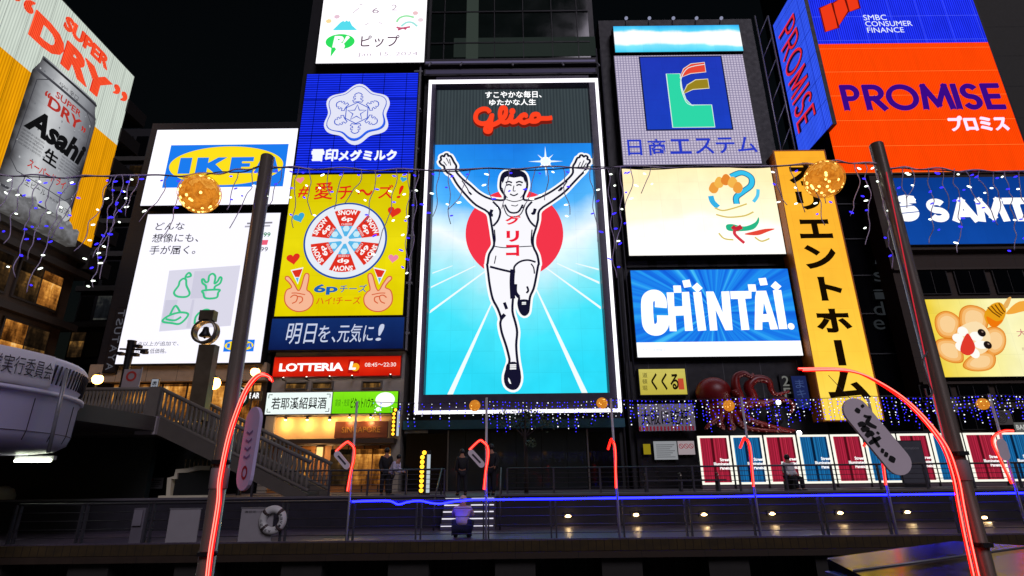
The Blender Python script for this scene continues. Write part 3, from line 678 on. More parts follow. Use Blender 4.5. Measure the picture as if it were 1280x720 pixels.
# furniture logo screen
s = Sign('furniture_logo_screen', 'white screen with a blue and yellow oval furniture store logo', 'screen', [(197, 163), (373, 160), (175, 257), (360, 255)], ly)
s.cab(.7, BLACK, .05); s.face(EM('#f6f4ff', 1.25))
IB, IY = EM('#1c7cf0', 1.0), EM('#ffe21c', 1.0)
def c1(l): return [(190 + x / 7.11, 170 + y / 7.11) for x, y in l]
def logo(s, mb, map_, sc=1):
    q = s.Ls(map_([(172, 84), (1218, 70), (1162, 446), (88, 464)])); x0 = (q[0][0] + q[3][0]) / 2; x1 = (q[1][0] + q[2][0]) / 2; z1 = (q[0][1] + q[1][1]) / 2; z0 = (q[2][1] + q[3][1]) / 2
    mb.rect(x0, x1, z0, z1, -.012, IB); cx, cz, W_, H_ = (x0 + x1) / 2, (z0 + z1) / 2, x1 - x0, z1 - z0
    mb.disc(cx, cz, W_ * .478, H_ * .455, -.024, IY, 64)
    def g_(pts, ox): return [(cx + (ox + x) * W_, cz + z * H_) for x, z in pts]
    t, b = .19, -.185; e = .035
    def slab(pts, ox): mb.poly(g_(pts, ox), -.036, IB)
    slab([(-.395, b), (-.295, b), (-.295, t), (-.395, t)], 0)
    slab([(-.25, b), (-.155, b), (-.155, -.05), (-.085, b), (.0, b), (-.09, .03), (.0, t), (-.075, t), (-.155, .06), (-.155, t), (-.25, t)], 0)
    slab([(.035, b), (.225, b), (.225, b + .1), (.13, b + .1), (.13, -.04), (.20, -.04), (.20, .045), (.13, .045), (.13, t - .1), (.225, t - .1), (.225, t), (.035, t)], 0)
    mb.poly(g_([(.24, b), (.305, b), (.315, b + .09), (.375, b + .09), (.385, b), (.45, b), (.40, t), (.29, t)], 0), -.036, IB, None, [g_([(.328, -.02), (.362, -.02), (.345, .10)], 0)])
m = MB(); logo(s, m, c1); m.build('emblem', s.root)
# furniture advert screen
s = Sign('furniture_advert_screen', 'white screen with black slogan and green line drawings above the bridge', 'screen', [(182, 268), (353, 266), (147, 455), (323, 453)], ly)
s.cab(.7, BLACK, .05); s.face(EM('#f1effb', 1.15))
def c2(l): return [(160 + x / 3.6, 260 + y / 3.6) for x, y in l]
m = MB(); TX = EM('#26242c')
for t, q in (('どんな', [(122, 100), (252, 97), (128, 66)]), ('想像にも、', [(106, 156), (316, 152), (114, 116)]), ('手が届く。', [(94, 210), (302, 206), (104, 170)])):
    a, b_, c = s.Ls(c2(q)); m.text(t, a, (b_[0], a[1]), (a[0], c[1]), -.012, TX, bold=.006)
for t, q in (('30点以上が追加で、', [(14, 622), (228, 618), (18, 602)]), ('さらに、低価格。', [(10, 656), (172, 652), (12, 634)])):
    a, b_, c = s.Ls(c2(q)); m.text(t, a, (b_[0], a[1]), (a[0], c[1]), -.012, TX)
for q, h in (([(536, 70), (650, 66)], '#8a8890'), ([(526, 84), (640, 80)], '#b0aeb8')): m.stroke(s.Ls(c2(q)), .12, -.012, EM(h))
a, b_, c = s.Ls(c2([(548, 134), (640, 130), (552, 110)])); m.text('¥7,999', a, (b_[0], a[1]), (a[0], c[1]), -.012, EM('#2a8a50'), bold=.02)
q = s.Ls(c2([(540, 146), (632, 144), (626, 166), (534, 168)])); m.poly(q[::-1], -.012, EM('#f0607c'))
a, b_, c = s.Ls(c2([(530, 200), (628, 196), (534, 176)])); m.text('¥5,999', a, (b_[0], a[1]), (a[0], c[1]), -.012, TX)
m.build('lettering', s.root)
m = MB(); q = s.Ls(c2([(186, 282), (506, 258), (462, 530), (140, 556)]))[::-1]; m.poly(q, -.006, EM('#dcdaea'))
for q in ([(300, 285), (375, 283), (350, 405), (280, 408)], [(170, 415), (225, 413), (200, 520), (150, 524)], [(290, 412), (300, 412), (280, 540), (262, 540)]): m.poly(s.Ls(c2(q))[::-1], -.010, EM('#cfcde0'))
GL = EM('#3fc489')
def gl_(pts, cl=False): m.stroke(catmull([Vector(p) for p in s.Ls(c2(pts))], 5, cl), .13, -.018, GL, cl)
gl_([(234, 330), (228, 350), (208, 380), (222, 398), (262, 400), (278, 384), (264, 350), (262, 324), (250, 318)], True); gl_([(258, 322), (262, 304), (276, 292), (284, 306), (264, 312)])
gl_([(338, 372), (410, 368), (406, 382), (398, 404), (350, 406), (340, 384)], True); gl_([(352, 368), (350, 350), (336, 338), (334, 322), (342, 322), (350, 334), (362, 330), (366, 306), (382, 296), (394, 310), (390, 340), (404, 330), (414, 312), (422, 318), (414, 340), (392, 354), (390, 368)])
gl_([(158, 512), (196, 518), (236, 520), (272, 480), (240, 470), (196, 480), (164, 498)], True); gl_([(190, 480), (214, 440), (236, 470)]); gl_([(170, 500), (210, 506), (240, 490)])
gl_([(300, 522), (306, 490), (330, 466), (360, 458), (380, 480), (384, 510)]); m.build('line_drawing', s.root)
m = MB(); logo(s, m, lambda l: [(160 + (427 + (x - 88) * .128) / 3.6 + (y - 84) * .0, 260 + (594 + (y - 84) * .14) / 3.6) for x, y in l]); m.build('emblem', s.root)

# clock and date screen
s = Sign('clock_screen', 'white screen with a green speech bubble and the date', 'screen', [(407, -22), (536, -24), (395, 79), (529, 78)], ly)
s.cab(.7, BLACK, .06); s.face(EM('#fdfaff', 1.3))
def c5(l): return [(390 + x / 8.47, y / 8.47) for x, y in l]
m = MB(); q = s.Ls(c5([(298, 442)])); e = s.Ls(c5([(452, 442), (298, 362)])); m.disc(q[0][0], q[0][1], e[0][0] - q[0][0], e[1][1] - q[0][1], -.012, EM('#2fe060'), 40)
m.poly(s.Ls(c5([(205, 505), (196, 606), (262, 515)])), -.014, EM('#2fe060'))
a, b_, c = s.Ls(c5([(214, 505), (318, 505), (226, 384)])); m.text('P', a, (b_[0], a[1]), (a[0] + .1, c[1]), -.024, W1, bold=.06)
m.poly(s.Ls(c5([(322, 462), (338, 466), (402, 398), (384, 380), (366, 384)])), -.024, W1); q = s.L(*c5([(296, 494)])[0]); m.disc(q[0], q[1], .36, .34, -.026, W1, 20); m.build('speech_bubble', s.root)
m = MB(); a, b_, c = s.Ls(c5([(512, 502), (920, 498), (512, 375)])); m.text('ピップ', a, (b_[0], a[1]), (a[0], c[1]), -.012, EM('#5a3e50'), bold=.01)
a, b_, c = s.Ls(c5([(480, 606), (1118, 604), (490, 556)])); m.text('Jan. 15. 2024', a, (b_[0], a[1]), (a[0], c[1]), -.012, EM('#c4b4c4'))
a, b_, c = s.Ls(c5([(636, 142), (708, 142), (640, 84)])); m.text('6', a, (b_[0], a[1]), (a[0], c[1]), -.012, EM('#a894a4'))
a, b_, c = s.Ls(c5([(838, 112), (900, 112), (842, 50)])); m.text('2', a, (b_[0], a[1]), (a[0], c[1]), -.012, EM('#c0b0bc')); m.build('lettering', s.root)
m = MB(); m.poly(s.Ls(c5([(218, 322), (300, 240), (330, 222), (350, 232), (366, 216), (384, 230), (400, 222), (424, 270), (480, 320)])), -.012, EM('#58dff0'))
for q, cc in (([(895, 235), (930, 190), (1000, 170), (1080, 185)], '#9be8a8'), ([(945, 280), (1000, 240), (1060, 240), (1115, 280)], '#a8e8e0'), ([(895, 290), (950, 300), (1040, 285)], '#d06080'), ([(910, 318), (960, 300), (1000, 310)], '#c05070')): m.stroke(catmull([Vector(p) for p in s.Ls(c5(q))], 5), .16, -.012, EM(cc))
for x, y, cc in ((178, 225, '#ffe0a0'), (265, 178, '#eac8d8'), (1150, 212, '#f0dce4'), (1095, 140, '#f0c8cc')): q = s.L(*c5([(x, y)])[0]); m.disc(q[0], q[1], .22, .2, -.012, EM(cc), 7)
for q in ([(430, 142), (500, 84)], [(560, 268), (600, 246)], [(705, 240), (745, 250)], [(500, 42), (540, 56)]): m.stroke(s.Ls(c5(q)), .07, -.012, EM('#c8b8c4'))
m.build('ornament', s.root)

# snowflake sign
s = Sign('snowflake_sign', 'blue neon sign with a white snowflake emblem', 'sign', [(385, 92), (524, 92), (367, 217), (515, 216)], ly)
s.cab(.7, BLACK, .05); s.face(EMNEON('blue_tubes', '#0614a0', '#1a34f4', 'z', .19, .42, 1.0, [('x', 1.55, .025), ('z', 2.9, .02)], '#02063a', .35))
c0 = s.L(447, 143.5); rr = s.L(486, 143)[0] - c0[0]
def hexo(r, k=.10, ph=0, n=72): return [(c0[0] + r * (1 + k * math.cos(6 * a)) * math.sin(a), c0[1] + r * (1 + k * math.cos(6 * a)) * math.cos(a)) for a in (2 * math.pi * i / n + ph for i in range(n))]
m = MB(); m.poly(hexo(rr * 1.02), -.2, EM('#e4e6f8', 1.0), 0.0); o = m.build('emblem', s.root)
m = MB(); BL = EM('#2a50c8')
m.stroke(hexo(rr * .93), .05, -.215, BL, True)
bt = [(c0[0] + (p[0] - c0[0]) , c0[1] + (p[1] - c0[1])) for p in hexo(rr * .95)]
i0, i1 = 14, 50; outer = bt[i0:i1]; inner = [(c0[0] + (p[0] - c0[0]) * (.995 - .10 * math.sin(math.pi * (i / (i1 - i0 - 1)))), c0[1] + (p[1] - c0[1]) * (.995 - .10 * math.sin(math.pi * (i / (i1 - i0 - 1))))) for i, p in enumerate(outer)]
m.poly(outer + inner[::-1], -.213, EM('#2c66f4'))
m.stroke([(c0[0] + rr * .40 * math.sin(a), c0[1] + rr * .40 * math.cos(a)) for a in (math.pi * i / 3 for i in range(6))], .07, -.216, BL, True)
m.stroke([(c0[0] + rr * (.31 if i % 2 == 0 else .125) * math.sin(math.pi * i / 5), c0[1] + rr * (.31 if i % 2 == 0 else .125) * math.cos(math.pi * i / 5)) for i in range(10)], .08, -.217, BL, True)
for k in range(6):
    a = math.pi * k / 3; arm = [(-.05, .42), (-.13, .40), (-.17, .48), (-.10, .50), (-.08, .56), (-.15, .56), (-.15, .62), (-.08, .63), (-.13, .68), (-.08, .74), (0, .77), (.08, .74), (.13, .68), (.08, .63), (.15, .62), (.15, .56), (.08, .56), (.10, .50), (.17, .48), (.13, .40), (.05, .42)]
    m.stroke([(c0[0] + rr * (x * math.cos(a) + z * math.sin(a)), c0[1] + rr * (z * math.cos(a) - x * math.sin(a))) for x, z in arm], .07, -.216 - k * .0005, BL, True)
m.build('snowflake', o)
m = MB(); s.B(m, '雪印', 390, 187.5, 422.5, 202, 2, EM('#eef2ff', 1.1), bold=.012, depth=.12); s.B(m, 'メグミルク', 424, 188.5, 496, 201.5, 2, EM('#eef2ff', 1.1), bold=.02, depth=.12); m.build('lettering', s.root)

# cheese billboard
s = Sign('cheese_billboard', 'yellow lightbox with a round box of cheese wedges and two hands', 'billboard', [(367, 218), (513, 218), (342, 394), (503, 395)], ly)
s.cab(.7, BLACK, .05); s.face(EMRAMP('yellow_box', 'z', 0, 9.6, [(0, '#e8d400'), (.5, '#f2e210'), (1, '#d8c600')], .95, .4, .4))
def cy(l): return [(340 + x / 3.894, 215 + y / 3.894) for x, y in l]
m = MB(); RD = EM('#e02818')
for t, x0, y0, x1, y1 in (('#', 128, 70, 180, 124), ('愛', 206, 50, 298, 134), ('チ', 322, 66, 392, 134), ('～', 416, 84, 490, 116), ('ズ', 518, 62, 590, 130), ('!', 608, 66, 640, 128)):
    a, b_ = cy([(x0, y0), (x1, y1)]); s.B(m, t, a[0], a[1], b_[0], b_[1], 1, RD, bold=.012, shear=.18 if t in '#!' else 0)
a, b_ = cy([(216, 606), (432, 644)]); s.B(m, 'ハイ!チーズ', a[0], a[1], b_[0], b_[1], 1, EM('#e04818'), bold=.004)
a, b_ = cy([(204, 546), (320, 598)]); s.B(m, '6p', a[0], a[1], b_[0], b_[1], 1, EM('#1a62b8'), bold=.035); a, b_ = cy([(330, 548), (462, 586)]); s.B(m, 'チーズ', a[0], a[1], b_[0], b_[1], 1, EM('#1a62b8'), bold=.006)
m.build('lettering', s.root)
m = MB(); c = s.L(*cy([(357, 332)])[0]); r = (s.L(*cy([(560, 332)])[0])[0] - s.L(*cy([(154, 332)])[0])[0]) / 2
m.disc(c[0], c[1], r, r, -.012, EM('#2450a8'), 64); m.disc(c[0], c[1], r * .955, r * .955, -.022, EM('#e8eef8'), 64)
def pol(a, q): return (c[0] + math.sin(a) * q * r, c[1] + math.cos(a) * q * r)
for k in range(6):
    a = math.pi * k / 3; d = .40
    m.poly([pol(a - .28, .10)] + [pol(a - d + 2 * d * i / 8, .80) for i in range(9)] + [pol(a + .28, .10)], -.030, EM('#58b8ea'))
    m.poly([pol(a - d, .40)] + [pol(a - d + 2 * d * i / 8, .82) for i in range(9)] + [pol(a + d, .40)], -.036, EM('#e03020'))
    q = pol(a, .30); m.disc(q[0], q[1], r * .085, r * .085, -.042, EM('#c8ecfa'), 6)
    def tx(t, q0, q1, hw, bold):
        ux, uz = math.cos(a), -math.sin(a); b0 = pol(a, q0); m.text(t, (b0[0] - ux * hw * r, b0[1] - uz * hw * r), (b0[0] + ux * hw * r, b0[1] + uz * hw * r), (pol(a, q1)[0] - ux * hw * r, pol(a, q1)[1] - uz * hw * r), -.042, EM('#ffffff'), bold=bold)
    tx('SNOW', .66, .79, .24, .03); tx('6p', .47, .62, .14, .03); tx('CHEESE', .39, .44, .13, 0)
m.build('cheese_box', s.root)
SKIN = EM('#f7b896'); SO = EM('#d86038')
for k, (ox, fl) in enumerate(((62, 1), (586, -1))):
    def hp(l): return [Vector(p) for p in s.Ls(cy([(ox + fl * x, y) for x, y in l]))]
    m = MB(); sh = catmull(hp([(10, 575), (34, 562), (22, 540), (4, 522), (6, 510), (22, 512), (46, 545), (66, 578), (80, 560), (94, 510), (104, 494), (118, 500), (116, 530), (108, 572), (122, 584), (138, 610), (134, 645), (106, 672), (66, 680), (30, 668), (4, 640), (0, 605)]), 3, True)
    m.poly(sh, -.012, SKIN); m.stroke(sh, .07, -.020, SO, True)
    m.stroke(catmull(hp([(28, 612), (44, 600), (62, 606), (56, 630), (36, 640)]), 4), .07, -.022, SO); m.stroke(catmull(hp([(62, 606), (84, 610), (86, 628), (70, 640)]), 4), .07, -.022, SO); m.stroke(catmull(hp([(34, 590), (60, 590), (100, 598)]), 4), .06, -.022, SO)
    w_ = hp([(30, 478), (92, 464), (64, 548)]); m.poly(w_, -.028, EM('#f4f4f6')); w2 = hp([(36, 482), (88, 472), (72, 512), (52, 512)]); m.poly(w2, -.034, EM('#e03020')); w3 = hp([(54, 516), (70, 515), (63, 540)]); m.poly(w3, -.034, EM('#58b8ea'))
    m.build('hand_drawing', s.root)
def heart(cx_, cy_, sz, cc, ang):
    p = s.L(*cy([(cx_, cy_)])[0]); pts = []
    for i in range(24):
        t = 2 * math.pi * i / 24; x = 16 * math.sin(t) ** 3 / 16; z = (13 * math.cos(t) - 5 * math.cos(2 * t) - 2 * math.cos(3 * t) - math.cos(4 * t)) / 16
        pts.append((p[0] + sz * (x * math.cos(ang) - z * math.sin(ang)), p[1] + sz * (x * math.sin(ang) + z * math.cos(ang))))
    m.poly(pts, -.012, EM(cc))
m = MB()
for q in ((138, 40, .26, '#f088a8', .2), (640, 36, .22, '#38a8d8', -.2), (132, 222, .38, '#38a8d8', .4), (594, 194, .44, '#e03020', -.2), (104, 422, .42, '#e03020', .2), (590, 420, .32, '#f088a8', -.1)): heart(*q)
build_each(m, 'heart_drawing', s.root)

# navy slogan band
s = Sign('navy_slogan_sign', 'navy band with white brush writing beneath the yellow cheese billboard', 'sign', [(340, 398), (505, 397), (336, 437), (504, 436)], ly)
s.cab(.6, BLACK, .04); s.face(EMRAMP('navy_band', 'z', 0, 2.1, [(0, '#0c1a4a'), (1, '#14306e')], 1.0, .4, .8))
m = MB()
for t, q in (('明日', (358, 404, 396, 430)), ('を、', (398, 407, 420, 428)), ('元気に', (422, 405, 467, 428)), ('!', (470, 405, 480, 426))): s.B(m, t, *q, 1, EM('#c8d0e8'), bold=.004, shear=.12)
m.build('lettering', s.root)
# burger sign
s = Sign('burger_sign', 'red sign with white capital letters and opening hours', 'sign', [(343, 447), (501, 445), (341, 472), (500, 468)], FY - .25)
s.cab(.2, PB('red_cabinet', '#7a1410', .5), .05); s.face(EMRAMP('red_box', 'z', 0, 1.2, [(0, '#c81808'), (.5, '#e02a10'), (1, '#b81606')], 1.0, .3, .8))
m = MB(); a, b_, c = s.L(349, 464.5), s.L(429, 463.5), s.L(350, 454.5); m.text('LOTTERIA', a, (b_[0], a[1]), (a[0], c[1]), -.012, W1, bold=.035, depth=.05)
a, b_, c = s.L(456, 458.5), s.L(495, 457.5), s.L(456, 453.5); m.text('08:45～22:30', a, (b_[0], a[1]), (a[0], c[1]), -.012, EM('#ffe8e0'), bold=.01); m.build('lettering', s.root)
m = MB(); a, b_ = s.L(434.5, 466.5), s.L(450, 449.5); m.rect(a[0], b_[0], a[1], b_[1], -.012, EM('#b01008')); cc = ((a[0] + b_[0]) / 2, (a[1] + b_[1]) / 2)
m.disc(cc[0] + .1, cc[1] - .05, .24, .24, -.02, EM('#ffb020'), 24); m.text('L', (cc[0] - .28, cc[1] - .2), (cc[0] + .12, cc[1] - .2), (cc[0] - .2, cc[1] + .28), -.03, W1, bold=.06); m.build('emblem', s.root)
for px in (354, 383, 412, 440, 488):
    p = P(px, 474 - (px - 340) * .03, FY - .5); t = thing('sign_uplight', 'small black uplight on an arm under the red burger sign', 'lamp', p, 0, 'uplights under the red sign')
    MB().tube([(0, .5, -.05), (0, 0, -.08)], .025, BLACK, 6).build('arm', t); MB().lathe([(.001, -.1), (.07, -.08), (.09, .06)], BLACK, 10).build('lamp_shade', t); MB().ball((0, 0, .04), .06, EM('#fff0e0', 6), 8, 5).build('bulb', t); lamp_light(t, (0, -.1, .15), 3, (1, .9, .8))
# liquor and housing lightboxes
s = Sign('liquor_sign', 'white lightbox with six black characters beside the green one', 'sign', [(334, 491), (415, 490), (331, 518), (414, 517)], FY - .35)
s.cab(.3, BLACK, .03); s.face(EM('#eefaf6', 1.05)); m = MB(); s.B(m, '若耶溪紹興酒', 339.5, 496.5, 408, 511.5, 1, EM('#14181a'), bold=.012); m.build('lettering', s.root)
m = MB()
for sx in (-1, 1):
    for z in (.12, s.H - .12): x = sx * (s.W / 2 - .12); m.stroke([(x, z + (.2 if z < .5 else -.2)), (x, z), (x - sx * .2, z)], .05, -.012, EM('#5a6a66'))
build_each(m, 'corner_ornament', s.root)
s = Sign('housing_sign', 'lime green lightbox with a white speech bubble', 'sign', [(416, 490), (497.5, 489), (415, 517), (496.5, 516)], FY - .35)
s.cab(.3, BLACK, .03); s.face(EMRAMP('lime_box', 'z', 0, 1.2, [(0, '#6ed80c'), (1, '#84ea1a')], 1.0)); m = MB(); s.B(m, '賃貸・売買', 419, 499, 437, 508, 1, EM('#3c8a10')); s.B(m, 'ピタットハウス', 438.5, 497, 467, 510.5, 1, EM('#123a08'), bold=.02); m.build('lettering', s.root)
m = MB(); c = s.L(481.5, 499.5); m.disc(c[0], c[1], s.L(493.5, 500)[0] - c[0], .42, -.012, W1, 32); c = s.L(473, 511.5); m.disc(c[0], c[1], .15, .12, -.012, W1, 20); m.build('speech_bubble', s.root)

# ------------------------------------------------------------------ beer billboard on the left
s = Sign('beer_billboard', 'white and yellow neon billboard with a giant silver beer can', 'billboard', [(73, 0), (168.5, 93), (0, 255), (115.5, 304)], AP)
# extend to the viewer's side, out of the picture
WX0 = -s.W / 2 - 3.2; WX1 = s.W / 2
m = MB(); m.box(WX0 - .1, WX1 + .1, .03, .55, -1.1, s.H + .12, PB('billboard_steel', '#4a4844', .6)); m.build('cabinet', s.root)
WN = EMNEON('white_tubes', '#bac4ba', '#d2dcd0', 'x', .16, .45, 1.0, [('x', 1.25, .02)], '#7e847e', .16); YN = EMNEON('yellow_tubes', '#cf8606', '#eba20a', 'x', .16, .45, 1.0, [('x', 1.25, .02)], '#704600', .3)
zy = s.L(147, 182)[1]
m = MB(); m.rect(WX0, WX1, 0, zy, 0, YN); m.rect(WX0, WX1, zy, s.H, 0, WN); m.build('display', s.root)
tl, tr, bR = s.L(45, 95), s.L(119, 137), s.L(92, 285); cx0 = tl[0] - .35; cx1 = (tr[0] + bR[0]) / 2; cz1 = (tl[1] + tr[1]) / 2 + .1; cz0 = bR[1] - .35; cw = 2.55; cc = 28.65 - s.uc; cz0, cz1 = 16.5 - s.z0, 25.3 - s.z0
bulge = .12
def cap(x): u_ = max(-1, min(1, (x - cc) / cw)); return -bulge * math.sqrt(max(0, 1 - u_ * u_)) - .05
SIL = EMRAMP('can_silver_glow', 'x', cc - cw, cc + cw, [(0, '#2c2a2a'), (.08, '#5c5c60'), (.2, '#909296'), (.36, '#c2c4c6'), (.55, '#a2a4a8'), (.8, '#7c7e84'), (.93, '#505056'), (1, '#242428')], 1.12, .25, .6)  # can colour glows in place of the neon light falling on it
m = MB(); V = []; n = 24; prof = [(cz0, .93), (cz0 + .25, 1.0), (cz1 - 1.3, 1.0), (cz1 - .5, .88), (cz1, .86)]
for z, k in prof:
    for i in range(n + 1):
        a = math.pi * i / n; V.append((cc - cw * k * math.cos(a), -bulge * k * math.sin(a) - .05, z))
Fc = [(j * (n + 1) + i, j * (n + 1) + i + 1, (j + 1) * (n + 1) + i + 1, (j + 1) * (n + 1) + i) for j in range(4) for i in range(n)] + [tuple(4 * (n + 1) + i for i in range(n + 1))]
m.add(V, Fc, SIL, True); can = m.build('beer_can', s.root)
def ca(l): return [(x / 2.25, y / 2.25) for x, y in l]
m = MB(); wr = lambda x, y, z: (x, cap(x) + y, z)
def cf(u0, v0): return (cc - cw + 2 * cw * u0, cz0 + (cz1 - cz0) * v0)
ol_ = [cf(*q) for q in ((.20, .87), (.80, .87), (.93, .81), (.95, .22), (.84, .16), (.16, .16), (.05, .22), (.07, .81))]; ol2 = []
for i in range(8):
    for k in range(8): t_ = k / 8; ol2.append((ol_[i][0] + (ol_[(i + 1) % 8][0] - ol_[i][0]) * t_, ol_[i][1] + (ol_[(i + 1) % 8][1] - ol_[i][1]) * t_))
m.stroke(ol2, .05, -.02, EM('#3c3c42'), True); m.v = [wr(*v) for v in m.v]
for v0, v1, hh_ in ((.865, .885, '#44444a'), (.965, .985, '#2a2a2e'), (.02, .035, '#3a3a40')):
    xs_ = [cc - cw + 2 * cw * (.02 + .96 * k / 20) for k in range(21)]; k_ = .9 if v0 > .93 else 1
    m.add([wr(cc + (x - cc) * k_, -.015, cz0 + (cz1 - cz0) * v) for v in (v0, v1) for x in xs_], [(k, k + 1, 22 + k, 21 + k) for k in range(20)], EM(hh_))
rq = random.Random(8)
for k in range(70):
    x_, z_ = cc - cw + 2 * cw * rq.uniform(.04, .96), cz0 + (cz1 - cz0) * rq.uniform(.02, .93); r_ = rq.uniform(.02, .055); m.add([wr(x_ + r_ * math.cos(a), -.018, z_ + r_ * 1.3 * math.sin(a)) for a in (i * math.pi / 4 for i in range(8))], [tuple(range(8))], EM('#b0b2b6' if k % 2 else '#6c6e74'))
ice = MB(); pr_ = [(cc - cw * 1.12 + cw * 2.24 * k / 26, cz0 - .35 + (.55 if 3 < k < 24 else .2) * rq.random() + (.25 if k % 5 == 0 else 0)) for k in range(27)]
ice.poly([(pr_[0][0], cz0 - 1.15), (pr_[-1][0], cz0 - 1.15)] + pr_[::-1], -.6, EMRAMP('ice_grey', 'z', cz0 - 1.2, cz0 + .4, [(0, '#4c4a48'), (.5, '#86868a'), (.75, '#6a6a6c'), (1, '#b4b6ba')], .85, 1.1, 2.2), -.02); ice.build('ice_base', s.root)
def ct(t, bl, br, tl_, mt, bold=0, dz=0, shear=0): a, b_, c = s.Ls(ca([bl, br, tl_])); m.text(t, a, b_, (c[0], c[1]), -.03, mt, bold=bold, shear=shear, wrap=wr)
RDD = EM('#b03028'); BK = EM('#101012'); 
def cbox(t, u0, u1, v0, v1, mt, bold=0, shear=0):
    """writing placed in fractions of the can's width and height"""
    x0, x1 = cc - cw + 2 * cw * u0, cc - cw + 2 * cw * u1; z0, z1 = cz0 + (cz1 - cz0) * v0, cz0 + (cz1 - cz0) * v1
    m.text(t, (x0, z0), (x1, z0), (x0, z1), -.03, mt, bold=bold, shear=shear, wrap=wr)
cbox('“', .20, .27, .745, .79, RDD, .03); cbox('SUPER', .33, .73, .79, .838, RDD, .02); cbox('DRY', .27, .77, .69, .775, RDD, .03); cbox('”', .79, .86, .705, .75, RDD, .03)
cbox('Asahi', .08, .95, .455, .63, BK, .045, .25); cbox('生', .40, .60, .325, .43, BK, .03); cbox('スーパードライ', .25, .79, .225, .285, EM('#b82018'), .02, .1)
cbox('生ビール', .28, .56, .105, .15, BK); cbox('非熱処理', .58, .76, .108, .126, BK)
for k in range(5): cbox('ASAHI SUPER DRY IS BREWED WITH', .08, .37, .43 - k * .024, .444 - k * .024, EM('#303034')); cbox('FINEST QUALITY INGREDIENTS', .63, .93, .43 - k * .024, .444 - k * .024, EM('#303034'))
cbox('ASAHI', .33, .46, .892, .918, EM('#3a3a3e')); cbox('辛口', .49, .63, .885, .925, EM('#3a3a3e'))
m.build('lettering', can)
m = MB(); x, z = cc + cw * .72, cz0 + (cz1 - cz0) * .085
m.add([wr(x + .62 * math.cos(a), -.06, z + .62 * math.sin(a)) for a in (2 * math.pi * i / 24 for i in range(24))], [tuple(range(24))], EM('#b4b6b8')); m.text('お酒', (x - .42, z - .22), (x + .42, z - .22), (x - .42, z + .22), -.08, BK, wrap=wr); m.build('badge', can)
m = MB(); NR = EMNEON('red_tubes', '#e03018', '#ff5a34', 'x', .1, .4, 1.0)
def rt(t, quad, k): a, b_, c = [s.L(*p) for p in quad]; m.text(t, a, b_, c, -.02, NR, bold=k, depth=.08)
zt1, zt0 = s.H * .965, s.H * .855
def rr_(t, px0, px1, pyr, f0, f1, bold):  # upright letters between two columns of the board
    x0, x1 = s.L(px0, pyr)[0], s.L(px1, pyr)[0]; m.text(t, (x0, s.H * f0), (x1, s.H * f0), (x0, s.H * f1), -.02, NR, bold=bold, depth=.08)
def bt_(t, u0, u1, z0, z1, bold): m.text(t, (u0 - s.uc, z0 - s.z0), (u1 - s.uc, z0 - s.z0), (u0 - s.uc, z1 - s.z0), -.02, NR, bold=bold, depth=.08)
bt_('SUPER', 27.1, 30.95, 28.05, 29.0, .035); bt_('DRY', 25.25, 31.7, 25.75, 27.5, .05); bt_('“', 23.6, 25.1, 26.9, 27.8, .012); bt_('”', 31.9, 33.2, 27.0, 27.8, .012)
m.build('lettering', s.root)

# ------------------------------------------------------------------ right signs
s = Sign('ticker_screen', 'narrow white and cyan screen above the estate company sign', 'screen', [(767, 35), (924, 29), (769, 66), (928, 63)], ly)
s.cab(.7, BLACK, .04); s.face(EMRAMP('ticker', 'z', 0, s.H, [(0, '#48ccf0'), (.22, '#7ce0f8'), (.3, '#f4fdff'), (.72, '#ffffff'), (.82, '#58d4f6'), (1, '#30a8ea')], 1.1, .5, .35))
s = Sign('estate_sign', 'dotted lilac screen with a green letter emblem on blue', 'screen', [(768, 71), (930, 67), (779, 207), (950, 204)], ly)
s.cab(.7, BLACK, .04)
s.face(EMNEON('lilac_dots', '#8d85a4', '#c9c0d6', 'x', .2, .3, 1.0, [('z', .2, .3)], '#8d85a4', .05))
def cn(l): return [(740 + x / 2.1185, y / 2.1185) for x, y in l]
m = MB(); q = s.Ls(cn([(128, 154), (340, 150), (370, 340), (146, 344)])); x0, x1, z0, z1 = (q[0][0] + q[3][0]) / 2, (q[1][0] + q[2][0]) / 2, (q[2][1] + q[3][1]) / 2, (q[0][1] + q[1][1]) / 2
m.rect(x0 - .1, x1 + .1, z0 - .1, z1 + .1, -.01, EM('#1a2048')); m.rect(x0, x1, z0, z1, -.02, EMRAMP('blue_field', 'z', z0, z1, [(0, '#1c40c0'), (1, '#2038b8')], 1.0, .7, 4)); bw, bh = x1 - x0, z1 - z0
def eg(l): return [(x0 + bw * a, z0 + bh * b_) for a, b_ in l]
for pts, cc_ in (([(.30, .02), (.30, .76), (.47, .76), (.47, .56), (.50, .40), (.56, .32), (.80, .32), (.80, .02)], '#2ed8a8'),):
    m.poly(eg(pts), -.03, EM(cc_)); m.stroke(eg(pts), .07, -.038, EM('#d8f0e8'), True)
f1 = [(.46, .70), (.52, .83), (.62, .90), (.79, .92), (.79, .78), (.60, .76)]; m.poly(eg(f1), -.03, EM('#e84838')); m.stroke(eg(f1), .06, -.038, EM('#f0e0c8'), True)
f2 = [(.47, .47), (.54, .60), (.65, .67), (.80, .68), (.80, .55), (.60, .535)]; m.poly(eg(f2), -.03, EM('#9a8420')); m.stroke(eg(f2), .06, -.038, EM('#f0e8b0'), True)
m.stroke(catmull([Vector(p) for p in eg([(.79, .89), (.58, .84), (.48, .70), (.46, .55), (.50, .36), (.58, .31)])], 5), .06, -.042, EM('#e0f0f0')); m.build('emblem', s.root)
m = MB()
